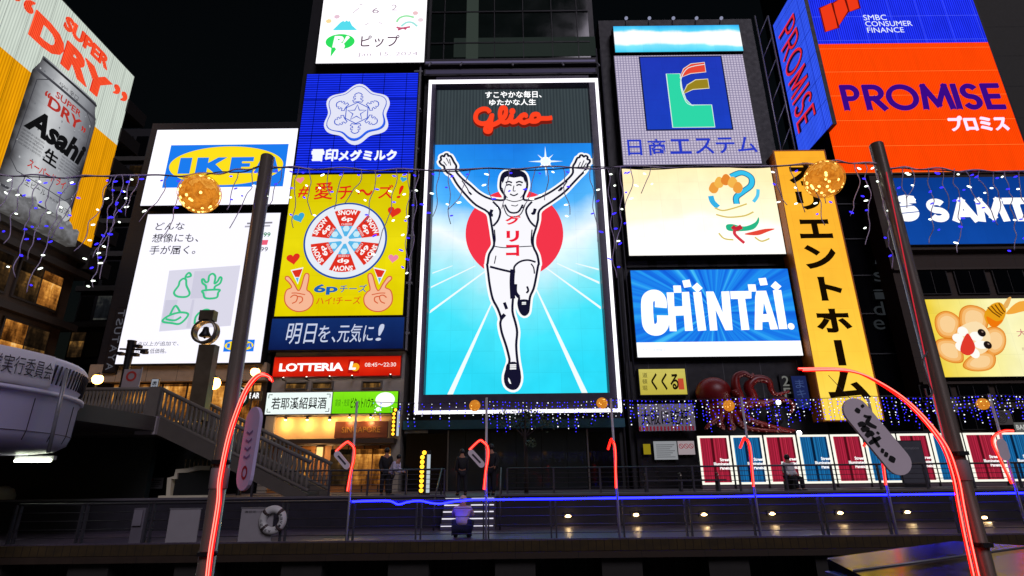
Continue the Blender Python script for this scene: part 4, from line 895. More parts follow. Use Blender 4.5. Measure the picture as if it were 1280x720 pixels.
for t, q in zip('日商エステム', ((94, 370, 132, 412), (148, 368, 196, 412), (206, 368, 262, 408), (272, 366, 322, 408), (328, 364, 378, 406), (384, 362, 436, 404))):
    a, b_ = cn([(q[0], q[1]), (q[2], q[3])]); s.B(m, t, a[0], a[1], b_[0], b_[1], 1, EM('#2a3cc4'), bold=.014)
m.build('lettering', s.root)
s = Sign('ribbon_screen', 'cream screen with swirling blue, orange, green and red ribbons at its right end', 'screen', [(779, 212), (966, 208), (785, 320), (979, 317)], ly)
s.cab(.7, BLACK, .04); s.face(EMRAMP('cream_screen', 'z', 0, s.H, [(0, '#fffdf8'), (.42, '#fffaf0'), (.5, '#fff2d4'), (1, '#ffe9b4')], 1.15, .25, .12, -.03))
def cg(l): return [(860 + x / 6, 205 + y / 6) for x, y in l]
m = MB()
def gp(l, h, k, cl=True): m.poly(catmull([Vector(p) for p in s.Ls(cg(l))], 4, True), -.012 * k, EM(h))
def gs(l, w_, h, k): m.stroke(catmull([Vector(p) for p in s.Ls(cg(l))], 6), w_, -.012 * k, EM(h))
gs([(320, 95), (400, 66), (470, 100), (472, 160), (410, 210), (362, 250), (365, 300)], .42, '#1a6a90', 1); gs([(320, 95), (400, 66), (470, 100), (472, 160), (410, 210), (362, 250), (365, 300)], .30, '#38c4f0', 2)
gs([(170, 240), (185, 285), (225, 325)], .36, '#38b4e8', 1); gs([(525, 190), (520, 240), (490, 285)], .22, '#58ccf0', 1)
for i, (x, y) in enumerate(((195, 190), (235, 150), (285, 130), (335, 150), (375, 190))):
    gp([(x - 40, y), (x - 20, y - 46), (x + 10, y - 50), (x + 34, y - 14), (x + 20, y + 24), (x - 14, y + 30)], ['#f0a040', '#f6b850', '#e88830', '#f6b850', '#f0a040'][i], 2 + i * .3)
gp([(285, 460), (330, 452), (420, 470), (500, 440), (528, 400), (530, 440), (490, 490), (400, 505), (300, 500)], '#28b888', 2); gp([(420, 528), (500, 505), (580, 488), (650, 488), (590, 512), (520, 536)], '#e84838', 3)
gs([(330, 470), (360, 490), (400, 470)], .3, '#c82838', 4); gs([(352, 490), (350, 530), (420, 595)], .2, '#d83848', 4)
for l in ([(200, 330), (260, 350), (350, 330), (440, 300)], [(210, 380), (300, 400), (420, 390), (490, 360)], [(230, 520), (270, 560), (340, 570)], [(500, 550), (550, 580), (610, 560)]): gs(l, .10, '#d8c468', 2)
m.build('ribbon_drawing', s.root)
s = Sign('rental_screen', 'blue screen with huge white capital letters on rays of light', 'screen', [(789, 339), (985, 335), (796, 447), (1003, 444)], ly)
s.cab(.7, BLACK, .04)
mt, nt, out = newmat('ray_screen')
sp = nt.nodes.new('ShaderNodeSeparateXYZ'); nt.links.new(objco(nt), sp.inputs[0])
an = mth(nt, 'ARCTAN2', mth(nt, 'SUBTRACT', sp.outputs[2], s.H * .5), sp.outputs[0])
nz = nt.nodes.new('ShaderNodeTexNoise'); nz.noise_dimensions = '1D'; nz.inputs['Scale'].default_value = 7; nz.inputs['Detail'].default_value = 6
nt.links.new(an, nz.inputs['W']); cr = nt.nodes.new('ShaderNodeValToRGB'); nt.links.new(nz.outputs[0], cr.inputs[0])
el = cr.color_ramp.elements; el.new(.5); el.new(.6)
for e, (p_, h) in zip(el, ((.30, '#1260dc'), (.46, '#1a78ea'), (.60, '#2498f4'), (.78, '#4cc4fa'))): e.position = p_; e.color = lin(h)
e = nt.nodes.new('ShaderNodeEmission'); nt.links.new(cr.outputs[0], e.inputs[0]); nt.links.new(e.outputs[0], out.inputs[0])
zb = s.L(895, 427)[1]; w = s.W / 2; MB().rect(-w, w, zb, s.H, 0, mt).rect(-w, w, 0, zb, 0, EM('#fcfdff', 1.2)).build('display', s.root)
def cc5(l): return [(780 + x / 5.565, 335 + y / 5.565) for x, y in l]
m = MB(); WW = EM('#fdffff', 1.2)
def wp(l, holes=(), k=1): m.poly(s.Ls(cc5(l)), -.012 * k, WW, None, [s.Ls(cc5(h)) for h in holes])
m.stroke(catmull([Vector(p) for p in s.Ls(cc5([(256, 276), (254, 225), (232, 195), (196, 192), (166, 215), (160, 262), (164, 350), (172, 400), (196, 426), (236, 428), (264, 404), (272, 372), (270, 330)]))], 5), .72, -.012, WW)
wp([(296, 170), (346, 170), (350, 268), (406, 266), (402, 168), (452, 166), (480, 436), (424, 438), (416, 330), (358, 332), (366, 440), (318, 440)])
wp([(480, 168), (536, 166), (572, 434), (514, 438)]); wp([(570, 164), (622, 164), (686, 310), (676, 164), (732, 162), (756, 432), (704, 434), (636, 290), (650, 434), (598, 436)])
wp([(738, 162), (886, 160), (886, 212), (842, 214), (872, 430), (816, 432), (792, 216), (742, 216)])
wp([(908, 430), (912, 200), (920, 160), (988, 158), (1072, 426), (1018, 428), (1006, 374), (962, 376), (962, 430)], [[(966, 322), (994, 320), (972, 240)]]); wp([(1034, 156), (1092, 154), (1136, 424), (1078, 426)], k=2)
for q, a in (((370, 148), 0), ((436, 110), .15), ((508, 138), .7), ((890, 140), 0), ((966, 96), .1), ((1056, 128), .75)):
    p = s.L(*cc5([q])[0]); r = .33; m.poly([(p[0] + r * math.cos(a + math.pi / 4 + math.pi / 2 * i), p[1] + r * math.sin(a + math.pi / 4 + math.pi / 2 * i)) for i in range(4)], -.03, WW)
p = s.L(*cc5([(1162, 406)])[0]); m.disc(p[0], p[1], .2, .2, -.012, WW, 20); m.build('lettering', s.root)
m = MB(); p = s.Ls(cc5([(130, 584), (290, 582), (130, 560)])); m.text('ただいま放映中', p[0], (p[1][0], p[0][1]), (p[0][0], p[2][1]), -.012, EM('#c8d4e8')); m.build('caption', s.root)

# vertical orange sign
s = Sign('vertical_orange_sign', 'tall orange vertical sign with black angular characters', 'sign', [(966, 190), (1030, 188), (1032, 527), (1103, 523)], FY - 1.3)
s.cab(1.2, PB('orange_cabinet', '#a85a10', .5), .0); s.face(EMRAMP('orange_box', 'z', 0, s.H, [(0, '#ffdc58'), (.22, '#ffcc42'), (.6, '#fdb834'), (1, '#faae2c')], 1.06, .25, .3)); s.rim(.06, .06, PB('orange_rim', '#c87010', .5))
def co(l): return [(950 + x / 2.118, 180 + y / 2.118) for x, y in l]
m = MB(); BKN = EM('#160c02')
xx = lambda px, py: s.L(px, py)[0]
def oc(t, x0, y0, x1, y1):
    a, b_ = co([(x0, y0), (x1, y1)]); s.B(m, t, a[0] + (y0 - y1) * .02, a[1], b_[0] + (y1 - y0) * .02, b_[1], 1, BKN, bold=.05)
wq = s.W
def cell(t, py0, py1, f0=.17, f1=.83):
    z1, z0 = s.L(1030, py0)[1], s.L(1030, py1)[1]; m.text(t, (-wq / 2 + wq * f0, z0), (-wq / 2 + wq * f1, z0), (-wq / 2 + wq * f0, z1), -.012, BKN, bold=.045)
cell('オ', 203, 232, .2, .78); cell('リ', 239, 262, .26, .72); cell('エ', 274, 298, .2, .82); cell('ン', 306, 336, .2, .8); cell('ト', 346, 376, .36, .78); cell('ホ', 386, 416, .18, .82)
z1, z0 = s.L(1050, 425)[1], s.L(1050, 457)[1]; m.rect(-wq * .07, wq * .07, z0, z1, -.012, BKN); cell('ム', 464, 500, .16, .88); m.build('lettering', s.root)

# moneylender block
pf = Plane(FY); pr = Plane(o=(pf.uv(1040, 205)[0], FY, 0), yaw=-90)
s = Sign('orange_neon_billboard', 'huge orange and blue neon billboard with purple capital letters', 'billboard', [(1013, 53), (1239, 55), (1045, 213), (1290, 217)], pf)
zt = 45.0 - s.z0; w = s.W / 2
MB().box(-w + .02, w + .2, .04, 5.2, -.1, zt, BLACK).build('cabinet', s.root)
ON = EMNEON('orange_tubes', '#ff2e00', '#ff5208', 'x', .12, .4, 1.0, [('z', 2.05, .018)], '#ff7a30', .12); BN = EMNEON('deep_blue_tubes', '#101cc0', '#2438ff', 'x', .16, .4, 1.0, [('z', 2.2, .018), ('x', 2.1, .012)], '#4a5cff', .3)
MB().rect(-w, w, 0, s.H, 0, ON).rect(-w, w, s.H, zt, 0, BN).build('display', s.root)
def cp(l): return [(960 + x / 3.272, y / 3.272) for x, y in l]
m = MB(); PU = EM('#3a0a86')
def ltr(l, w_=.52, cl=False): m.stroke(s.Ls(cp(l)), w_, -.10, PU, cl, 0)
def pbox(t, q, mt, bold, k=8, **kw): a, b_, c = s.Ls(cp(q)); m.text(t, a, (b_[0], a[1]), (a[0], c[1]), -.012 * k, mt, bold=bold, **kw)
zlo, zhi = s.L(*cp([(620, 452)])[0])[1], s.L(*cp([(620, 348)])[0])[1]
def pl(ch, x0, x1): a = s.L(*cp([(x0, 400)])[0])[0]; b_ = s.L(*cp([(x1, 400)])[0])[0]; glyph(m, ch, a, b_, zlo, zhi, .34, -.12, PU, .11)
for ch, x0, x1 in (('P', 300, 374), ('R', 392, 474), ('O', 482, 612), ('M', 622, 750), ('I', 756, 779), ('S', 790, 866), ('E', 880, 954)): pl(ch, x0, x1)
pbox('プロミス', [(748, 538), (986, 536), (736, 478)], EM('#f4e4ff', 1.1), .022, 2, depth=.1)
q = [[(392, 84), (486, 82), (390, 62)], [(400, 109), (592, 108), (398, 88)], [(408, 135), (558, 134), (406, 114)]]
for t, qq in zip(('SMBC', 'CONSUMER', 'FINANCE'), q): pbox(t, qq, EM('#e8f0ff', 1.1), 0, 2)
m.build('lettering', s.root)
m = MB()
for l in ([(208, 36), (258, 14), (288, 116), (232, 134)], [(262, 16), (308, -12), (328, 48), (284, 114)], [(312, -14), (360, -24), (374, 36), (330, 52)]):
    q = s.Ls(cp(l)); m.poly(q[::-1], -.06, EM('#f03a18')); m.stroke(q, .12, -.07, EM('#6a1008'), True)
m.build('emblem', s.root)
s2 = Sign('blue_side_billboard', 'narrow blue neon side face with red slanted capital letters', 'billboard', [(966, 27), (1005, -30), (997, 187), (1038, 177)], pr)
s2.cab(.3, BLACK, 0); s2.face(EMNEON('side_blue_tubes', '#1a34d0', '#3c64ff', 'x', .16, .4, .95, [('z', 2.0, .02), ('x', 1.4, .02)], '#0a1a80', .25)); m = MB()
wd = dict(P=.86, R=.95, O=1.25, M=1.2, I=.26, S=.82, E=.76); tot = sum(wd[c] + .2 for c in 'PROMISE'); un = s2.H * .735 / tot; zc = s2.H * .86
HH = s2.W * .56; xl = -s2.W * .36
for c in 'PROMISE':
    for k, mt_, bd in ((2, EM('#1a0a30'), .36), (6, EM('#e02838'), .20)):
        tmp = MB(); glyph(tmp, c, 0, wd[c] * un, 0, HH, bd, -.02 * k, mt_); tmp.v = [(xl + v[2], v[1], zc - v[0]) for v in tmp.v]; m.add(tmp.v, tmp.f, mt_)
    zc -= (wd[c] + .2) * un
m.build('lettering', s2.root)

# blue company sign and honey lightbox
s = Sign('blue_company_sign', 'dark blue lightbox with white capital letters and a round mark', 'sign', [(1112, 221), (1400, 221), (1140, 305), (1440, 303)], FY - .4)
s.cab(.4, BLACK, .04); s.face(EMRAMP('company_blue', 'z', 0, s.H, [(0, '#0f48a4'), (1, '#0a3a8c')], 1.0)); m = MB()
def cs(l): return [(1100 + x / 5.54, 200 + y / 5.54) for x, y in l]
a, b_, c = s.Ls(cs([(330, 428), (1240, 428), (320, 268)])); zlo, zhi = s.L(1200, 277.5)[1], s.L(1200, 248)[1]
def sl(ch, x0, x1): p0 = s.L(*cs([(x0, 350)])[0])[0]; p1 = s.L(*cs([(x1, 350)])[0])[0]; glyph(m, ch, p0, p1, zlo, zhi, .46, -.012, W1)
for ch, x0, x1 in (('S', 326, 470), ('A', 488, 668), ('M', 662, 876), ('T', 868, 1040), ('Y', 1044, 1210)): sl(ch, x0, x1)
m.build('lettering', s.root); m = MB(); p = s.L(*cs([(180, 362)])[0]); m.disc(p[0], p[1], .84, .66, -.012, W1, 28); p2 = s.L(*cs([(185, 275)])[0]); m.poly([(p2[0] - .6, p2[1] - .1), (p2[0] - .5, p2[1] + .25), (p2[0] - .05, p2[1] + .35), (p2[0] + .5, p2[1] + .25), (p2[0] + .55, p2[1] - .25), (p2[0] - .3, p2[1] - .3)][::-1], -.012, W1)
for dz in (-.05, .42): m.stroke([(p[0] - .85, p[1] + dz - .08), (p[0] + .85, p[1] + dz + .08)], .06, -.02, EM('#0f48a4'))
m.build('emblem', s.root)
s = Sign('honey_lightbox', 'yellow lightbox showing a petal shaped cake with honey dipper', 'sign', [(1153, 374), (1400, 372), (1176, 470), (1440, 470)], FY - .4)
s.cab(.4, BLACK, .04); s.face(EMRAMP('honey_yellow', 'x', -s.W / 2, 0, [(0, '#f4d43c'), (.4, '#f8ec88'), (.8, '#fdf8c0'), (1, '#f8f0b0')], 1.0, .5, .35))
def ch(l): return [(1140 + x / 4.8, 350 + y / 4.8) for x, y in l]
m = MB()
def hp2(l, h, k): m.poly(catmull([Vector(p) for p in s.Ls(ch(l))], 4, True), -.012 * k, EM(h))
def sh_(l, ins):  # browned rim, then paler inside
    c_ = (sum(p[0] for p in l) / len(l), sum(p[1] for p in l) / len(l))
    return [(c_[0] + (p[0] - c_[0]) * ins, c_[1] + (p[1] - c_[1]) * ins) for p in l]
pet = [[(290, 250), (250, 200), (190, 186), (140, 220), (140, 290), (180, 345), (260, 345)], [(290, 290), (284, 190), (330, 152), (400, 160), (450, 200), (450, 290), (380, 330)], [(440, 300), (500, 280), (550, 310), (564, 370), (540, 430), (480, 455), (430, 400)], [(490, 440), (500, 500), (460, 540), (370, 548), (306, 524), (320, 480), (400, 430)], [(310, 480), (260, 500), (190, 478), (145, 430), (140, 370), (190, 350), (280, 370)]]
for i, p_ in enumerate(pet):
    for j, (ins, h) in enumerate(((1, '#e08424'), (.92, '#f0a24a'), (.8, '#f7bd74'), (.6, '#fbd196'))): hp2(sh_(p_, ins), h, 1 + j + (i % 3) * .2)
hp2([(270, 300), (380, 250), (460, 320), (450, 420), (370, 450), (280, 420)], '#fbe0b0', 5)
for x, y, a_, b2 in ((300, 310, 32, 30), (270, 350, 34, 28), (285, 400, 30, 30), (380, 340, 40, 30), (410, 390, 44, 26), (370, 440, 30, 32)): p = s.L(*ch([(x, y)])[0]); m.disc(p[0], p[1], a_ / 4.8 * .047, b2 / 4.8 * .047, -.07, EM('#fffdf6'), 14)
hp2([(326, 322), (350, 350), (372, 400), (360, 440), (325, 454), (290, 436), (284, 410), (300, 360)], '#e03a2c', 7)
for x, y in ((411, 319), (447, 392)):
    p = s.L(*ch([(x, y)])[0]); m.disc(p[0], p[1], .24, .24, -.09, EM('#1c1210'), 18); m.disc(p[0] + .05, p[1] + .06, .06, .06, -.10, EM('#8a7468'), 8)
hp2([(430, 200), (470, 150), (520, 136), (556, 170), (552, 220), (520, 270), (460, 270), (432, 240)], '#e8a018', 6); hp2([(440, 220), (500, 250), (540, 240), (500, 285), (460, 275)], '#f0780c', 7)
for k in range(4): m.stroke(s.Ls(ch([(446 + k * 22, 166 - k * 8), (476 + k * 22, 196 - k * 2), (520 + k * 10, 226 - k * 10)])), .09, -.10, EM('#7a4408'))
hp2([(540, 160), (570, 110), (590, 110), (566, 170)], '#e8b060', 6); hp2([(560, 200), (640, 130), (760, 140), (760, 175), (660, 190), (600, 205)], '#f4a83c', 4)
m.build('cake_picture', s.root); m = MB(); p = s.Ls(ch([(634, 340), (760, 340), (634, 294)])); m.text('大阪', p[0], (p[1][0], p[0][1]), (p[0][0], p[2][1]), -.012, EM('#c86a78')); p = s.Ls(ch([(664, 425), (790, 425), (664, 405)])); m.text('限定発売', p[0], (p[1][0], p[0][1]), (p[0][0], p[2][1]), -.012, EM('#b89880')); m.build('lettering', s.root)

# takoyaki shop: brush sign, banner, notices
s = Sign('brush_sign', 'pale yellow sign with black brush writing left of the octopus', 'sign', [(798, 462), (856, 460.5), (801, 494), (859, 492.5)], FY - .5)
s.cab(.3, BLACK, .05); s.face(EMRAMP('old_yellow', 'z', 0, 1.7, [(0, '#c8b848'), (1, '#d8cc68')], .9, .4, .9)); m = MB()
s.B(m, 'くくる', 814, 466, 848, 488, 1, EM('#1c1408'), bold=.03, shear=.1); s.B(m, '道', 803, 466, 809, 472, 1, EM('#3c3418')); s.B(m, '頓', 803, 474, 809, 480, 1, EM('#3c3418')); s.B(m, '堀', 803, 482, 809, 488, 1, EM('#3c3418')); m.build('lettering', s.root)
m = MB(); a, b_ = s.L(848.5, 487), s.L(854, 473); m.rect(a[0], b_[0], a[1], b_[1], -.012, EM('#c04a30')); m.build('red_stamp', s.root)
s = Sign('cloth_banner', 'white banner with black writing and striped lower edge under the brush sign', 'banner', [(797, 507), (867, 503), (799, 540), (869, 537)], FY - .7)
MB().box(-s.W / 2, s.W / 2, .01, .06, 0, s.H, PB('banner_back', '#a8a4b0', .8)).build('backing', s.root); s.face(PB('banner_cloth', '#b8b4c4', .8, var=.1), 'cloth'); m = MB(); s.B(m, '大阪に乾杯', 801, 512, 862, 531, 1, EM('#0c0c10'), bold=.01); m.build('lettering', s.root)
m = MB(); n = 16
for i in range(n): x = -s.W / 2 + s.W * i / n; m.rect(x, x + s.W / n / 2, .02, .25, -.012, EM('#7a1c2c'))
m.build('stripe_band', s.root)
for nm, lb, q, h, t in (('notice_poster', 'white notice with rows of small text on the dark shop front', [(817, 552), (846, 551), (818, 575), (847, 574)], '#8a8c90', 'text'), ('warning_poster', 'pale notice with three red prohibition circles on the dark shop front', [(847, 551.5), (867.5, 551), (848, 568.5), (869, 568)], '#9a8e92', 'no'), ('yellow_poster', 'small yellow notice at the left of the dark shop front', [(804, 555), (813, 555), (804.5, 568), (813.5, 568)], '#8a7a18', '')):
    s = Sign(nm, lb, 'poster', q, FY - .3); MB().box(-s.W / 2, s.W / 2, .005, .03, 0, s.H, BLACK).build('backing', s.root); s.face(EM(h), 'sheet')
    if t == 'text':
        m = MB(); [m.stroke([(-s.W * .4, s.H * (.8 - k * .11)), (s.W * (.4 - .1 * (k % 3)), s.H * (.8 - k * .11))], .035, -.01, EM('#4a4c50')) for k in range(7)]; m.build('print', s.root)
    if t == 'no':
        m = MB()
        for k in (-1, 0, 1): c_ = (k * s.W * .3, s.H * .62); m.stroke([(c_[0] + .12 * math.cos(a), c_[1] + .12 * math.sin(a)) for a in (i * math.pi / 8 for i in range(16))], .03, -.01, EM('#8a1c28'), True); m.stroke([(c_[0] - .08, c_[1] + .08), (c_[0] + .08, c_[1] - .08)], .03, -.012, EM('#8a1c28'))
        m.build('print', s.root)
t = thing('floor_number_sign', 'small grey characters for the second floor on the dark wall right of the octopus', 'sign', P(984, 488, FY - .25)); m = MB(); m.text('2', (-.2, .25), (.2, .25), (-.2, .85), 0, EM('#6a6a66'), bold=.01); m.text('F', (-.2, -.45), (.2, -.45), (-.2, .15), 0, EM('#6a6a66'), bold=.01); m.box(-.35, .35, .01, .06, -.55, .95, BLACK); m.build('plate', t)
s = Sign('dim_blue_sign', 'dim narrow blue vertical sign beside the foot of the orange sign', 'sign', [(988, 470), (1008, 470), (996, 510), (1013, 510)], FY - .6)
s.cab(.3, BLACK, .02); s.face(EM('#1a2450')); m = MB(); [m.text(c_, (-s.W * .3, s.H * (.62 - .3 * i)), (s.W * .3, s.H * (.62 - .3 * i)), (-s.W * .3, s.H * (.88 - .3 * i)), -.012, EM('#3a4a78')) for i, c_ in enumerate('まキン')]; m.build('lettering', s.root)

# ------------------------------------------------------------------ giant octopus over the shop
OCT = PB('octopus_red', '#7c100e', .4, var=.5, scale=1.2); OY = FY - 1.0
g = thing('octopus_figure', 'giant glossy red octopus figure with curling arms above the shop front', 'octopus', P(895, 520, OY)); o0 = g.location.copy()
def ol(x, y, dy=0): p = P(780 + x / 4, 440 + y / 4, OY); return (p.x - o0.x, dy, p.z - o0.z)
m = MB(); c = ol(448, 205); m.ball(c, 1.0, OCT, 24, 16, (1.0, .85, .88)); c2_ = ol(470, 285, -.1); m.ball(c2_, .78, OCT, 18, 12, (.95, .8, 1.05))
m.tube([ol(520, 215, -.6), ol(545, 212, -.75)], [.17, .2], OCT, 12); m.build('head', g)
arms = [[(540, 260, -.2), (562, 235, -.35), (545, 180, -.4), (548, 132, -.4), (582, 116, -.5), (612, 132, -.6), (626, 118, -.6)], [(560, 290, -.2), (630, 240, -.3), (608, 178, -.4), (650, 140, -.4), (704, 152, -.45), (716, 192, -.5), (742, 218, -.5), (804, 204, -.55)],
        [(430, 300, -.3), (440, 340, -.6), (410, 365, -.75), (382, 392, -.8)], [(470, 320, -.4), (455, 360, -.7), (470, 385, -.8), (440, 372, -.9)], [(510, 320, -.4), (510, 365, -.7), (520, 385, -.8), (490, 392, -.9)],
        [(530, 310, -.3), (545, 350, -.6), (585, 385, -.7), (680, 398, -.7), (850, 404, -.6)], [(560, 300, -.2), (600, 340, -.5), (660, 365, -.6), (780, 392, -.5), (840, 398, -.4)], [(600, 260, -.1), (700, 260, -.3), (780, 240, -.3), (830, 270, -.4), (810, 310, -.5)]]
for i, a in enumerate(arms):
    pts = catmull([Vector(ol(*q)) for q in a], 6); n = len(pts); mm = MB().tube([tuple(p) for p in pts], [.34 * (1 - .8 * k / n) * (1.0 if i < 2 else .8) for k in range(n)], OCT, 10)
    for k in range(2, n - 2, 2): mm.ball((pts[k].x, pts[k].y - .2 * (1 - .8 * k / n), pts[k].z - .18 * (1 - .8 * k / n)), .09 * (1 - .5 * k / n), PB('sucker_pale', '#c88878', .5), 8, 5)
    mm.build('arm', g)
p = P(968, 523, OY); t = thing('silver_ball_ornament', 'dark shiny ball ornament hanging right of the red octopus', 'ornament', p); MB().ball((0, 0, 0), .46, PB('mirror_ball', '#6a6468', .15, .8), 20, 14).build('ball', t); MB().tube([(0, 0, .45), (0, .3, 1.4)], .02, BLACK, 5).build('hanger', t)
for px, py, lb in ((973, 503, 'bright white spotlight beside the tip of an octopus arm'), (999, 541, 'bright white spotlight just above the lit panels')):
    t = thing('floodlight', lb, 'lamp', P(px, py, OY - 1.2)); MB().box(-.14, .14, .03, .22, -.12, .12, BLACK).tube([(0, .1, 0), (0, .9, -.1)], .03, BLACK, 6).build('housing', t); MB().ball((0, -.02, 0), .11, EM('#ffffff', 30), 10, 6).build('bulb', t); lamp_light(t, (0, -.5, .1), 18, (1, 1, 1))

# ------------------------------------------------------------------ street panels with striped pictures
def stripe_mat(name, cols):
    m, nt, out = newmat(name)
    n = nt.nodes.new('ShaderNodeTexNoise'); n.noise_dimensions = '1D'; n.inputs['Scale'].default_value = 5.5; n.inputs['Detail'].default_value = 3
    nt.links.new(objco(nt, 'x'), n.inputs['W']); cr = nt.nodes.new('ShaderNodeValToRGB'); nt.links.new(n.outputs[0], cr.inputs[0])
    el = cr.color_ramp.elements
    while len(el) < 5: el.new(.5)
    for e, p_, h in zip(el, (.3, .42, .48, .55, .68), cols): e.position = p_; e.color = lin(h)
    e = nt.nodes.new('ShaderNodeEmission'); nt.links.new(cr.outputs[0], e.inputs[0]); nt.links.new(e.outputs[0], out.inputs[0]); e.inputs[1].default_value = .9
    return m
REDP = stripe_mat('red_stripes', ('#3a0810', '#6a1420', '#c02848', '#7a1622', '#e03858')); BLUP = stripe_mat('blue_stripes', ('#04101e', '#0a2c54', '#1e78b8', '#0c3a6a', '#2a90d0'))
PY = 29.5; ords = ['first', 'second', 'third', 'fourth', 'fifth', 'sixth', 'seventh', 'eighth', 'ninth', 'tenth']
for i in range(10):
    x = 871.5 + i * 41.5; x1 = x + 38.6; dn = lambda v: 623 + (v - 623) * 1.0272
    q = [(x, 545 - i * .47), (x1, 544.6 - i * .47), (dn(x), 606 - i * .5), (dn(x1), 605.6 - i * .5)]
    s = Sign('striped_panel', ('red' if i % 2 == 0 else 'blue') + ' striped lit panel on the promenade, ' + ords[i] + ' from the dark shop front', 'light panel', q, PY, 'striped light panels along the promenade')
    s.cab(.25, BLACK, .0); s.face(REDP if i % 2 == 0 else BLUP, 'picture', .1)
    s.rim(-.10, .05, EM('#f4f2e4', 1.15), 'light_frame')
    MB().box(-s.W / 2, s.W / 2, .03, .3, UP - s.z0, -.005, PB('panel_stand', '#5a4c54', .6)).build('stand', s.root); m = MB()
    for j, t_ in enumerate(('Street', 'Illuminated', 'Panels.')): wd = (.5, .85, .55)[j] * s.W * .6; z = s.H * (.47 - j * .085); m.text(t_, (s.W * .44 - wd, z), (s.W * .44, z), (s.W * .44 - wd, z + s.H * .065), -.02, W1, bold=.03)
    m.build('lettering', s.root)

# ------------------------------------------------------------------ bridge end: round drum, deck, stairs
DR = 4.6; tng = Vector((-.606, .795, 0)); DC = tng * 21.7 + Vector((-.795, -.606, 0)) * DR
LAV = PB('pale_bridge_paint', '#e2dcf2', .45, var=.12, scale=.7); LAVP = PB('bridge_panel', '#8f88a6', .4, var=.15, scale=.6)
g = thing('bridge', 'rounded pale lavender end of a bridge with a white banner on its parapet', 'bridge', (DC.x, DC.y, 0))
zr, zb_, zj = 4.78, 2.42, 3.78
MB().lathe([(DR - .25, zj + .05), (DR - .1, zj + .35), (DR - .02, zr - .3), (DR, zr - .1), (DR - .08, zr), (DR - .3, zr), (DR - .35, zj)], LAV, 72).build('parapet', g)
MB().lathe([(.0, zb_ + .05), (DR - .75, zb_), (DR - .36, zb_ + .05), (DR - .14, zb_ + .2), (DR - .08, zb_ + .42), (DR - .06, zj - .12), (DR - .02, zj)], PB('bridge_panel2', '#cfc8e6', .38, var=.2, scale=.5), 72).build('drum', g)
MB().lathe([(DR - .02, zj - .02), (DR + .05, zj), (DR + .05, zj + .1), (DR - .3, zj + .12), (.0, zj + .1)], LAV, 72).build('rim', g)
m = MB()
for k in range(30):
    a = 2 * math.pi * k / 30; m.tube([(r_ * math.cos(a), r_ * math.sin(a), z_) for r_, z_ in ((DR - .135, zb_ + .2), (DR - .075, zb_ + .42), (DR - .055, zj - .12))], .009, PB('joint_dark', '#2c2834', .8), 4)
m.tube([((DR - .075) * math.cos(a), (DR - .075) * math.sin(a), zb_ + .42) for a in (2 * math.pi * k / 72 for k in range(72))], .009, PB('joint_dark', '#2c2834', .8), 4, True)
build_each(m, 'panel_joint', g)
m = MB()
for k in range(150):
    a = 2 * math.pi * k / 150; m.tube([((DR - .05) * math.cos(a), (DR - .05) * math.sin(a), zj + .3), ((DR + .01) * math.cos(a), (DR + .01) * math.sin(a), zr - .2)], .022, PB('joint_dark', '#2c2834', .8), 4)
tag(m.build('grille_bar', g), kind='stuff')
# cloth banner round the parapet
az = lambda px: math.atan2(*(lambda v: (v.y, v.x))(P(px, 470, 15) - Vector((0, 0, 0))))
def onarc(px):      # angle on the drum where the ray through pixel column px first meets it
    d = P(px, 455, 10) - CAM; d.z = 0; d.normalize(); oc_ = Vector((CAM.x - DC.x, CAM.y - DC.y, 0)); bq = oc_.dot(d); disc = bq * bq - (oc_.dot(oc_) - (DR + .1) ** 2)
    h = oc_ + d * (-bq - math.sqrt(max(0, disc))); return math.atan2(h.y, h.x)
b0, b1 = onarc(-40), onarc(70); BAN = PB('banner_white', '#faf4fc', .75, var=.05)
m = MB(); m.lathe([(DR + .05, zj + .12), (DR + .1, zj + .2), (DR + .08, zr - .12), (DR + .04, zr - .02)], BAN, 30, a0=b0, a1=b1); o = m.build('cloth_banner', g)
m = MB()
def wr2(x, y, z): a = b0 + (b1 - b0) * x; return ((DR + .125 + y) * math.cos(a), (DR + .125 + y) * math.sin(a), z)
m.text('業実行委員会', (.18, zj + .34), (.96, zj + .34), (.18, zr - .22), 0, PB('ink_grey', '#2a2430', .8), wrap=wr2); m.build('lettering', o)
m = MB(); a = onarc(78); m.tube([(math.cos(a) * (DR + .3), math.sin(a) * (DR + .3), zb_ - .1), (math.cos(a) * (DR + .25), math.sin(a) * (DR + .25), zr - .3)], .045, GALV, 8); m.build('drain_pipe', g)
MB().lathe([(.0, 0), (1.3, 0), (1.3, zb_), (0, zb_)], DCONC, 32).build('pier', g)
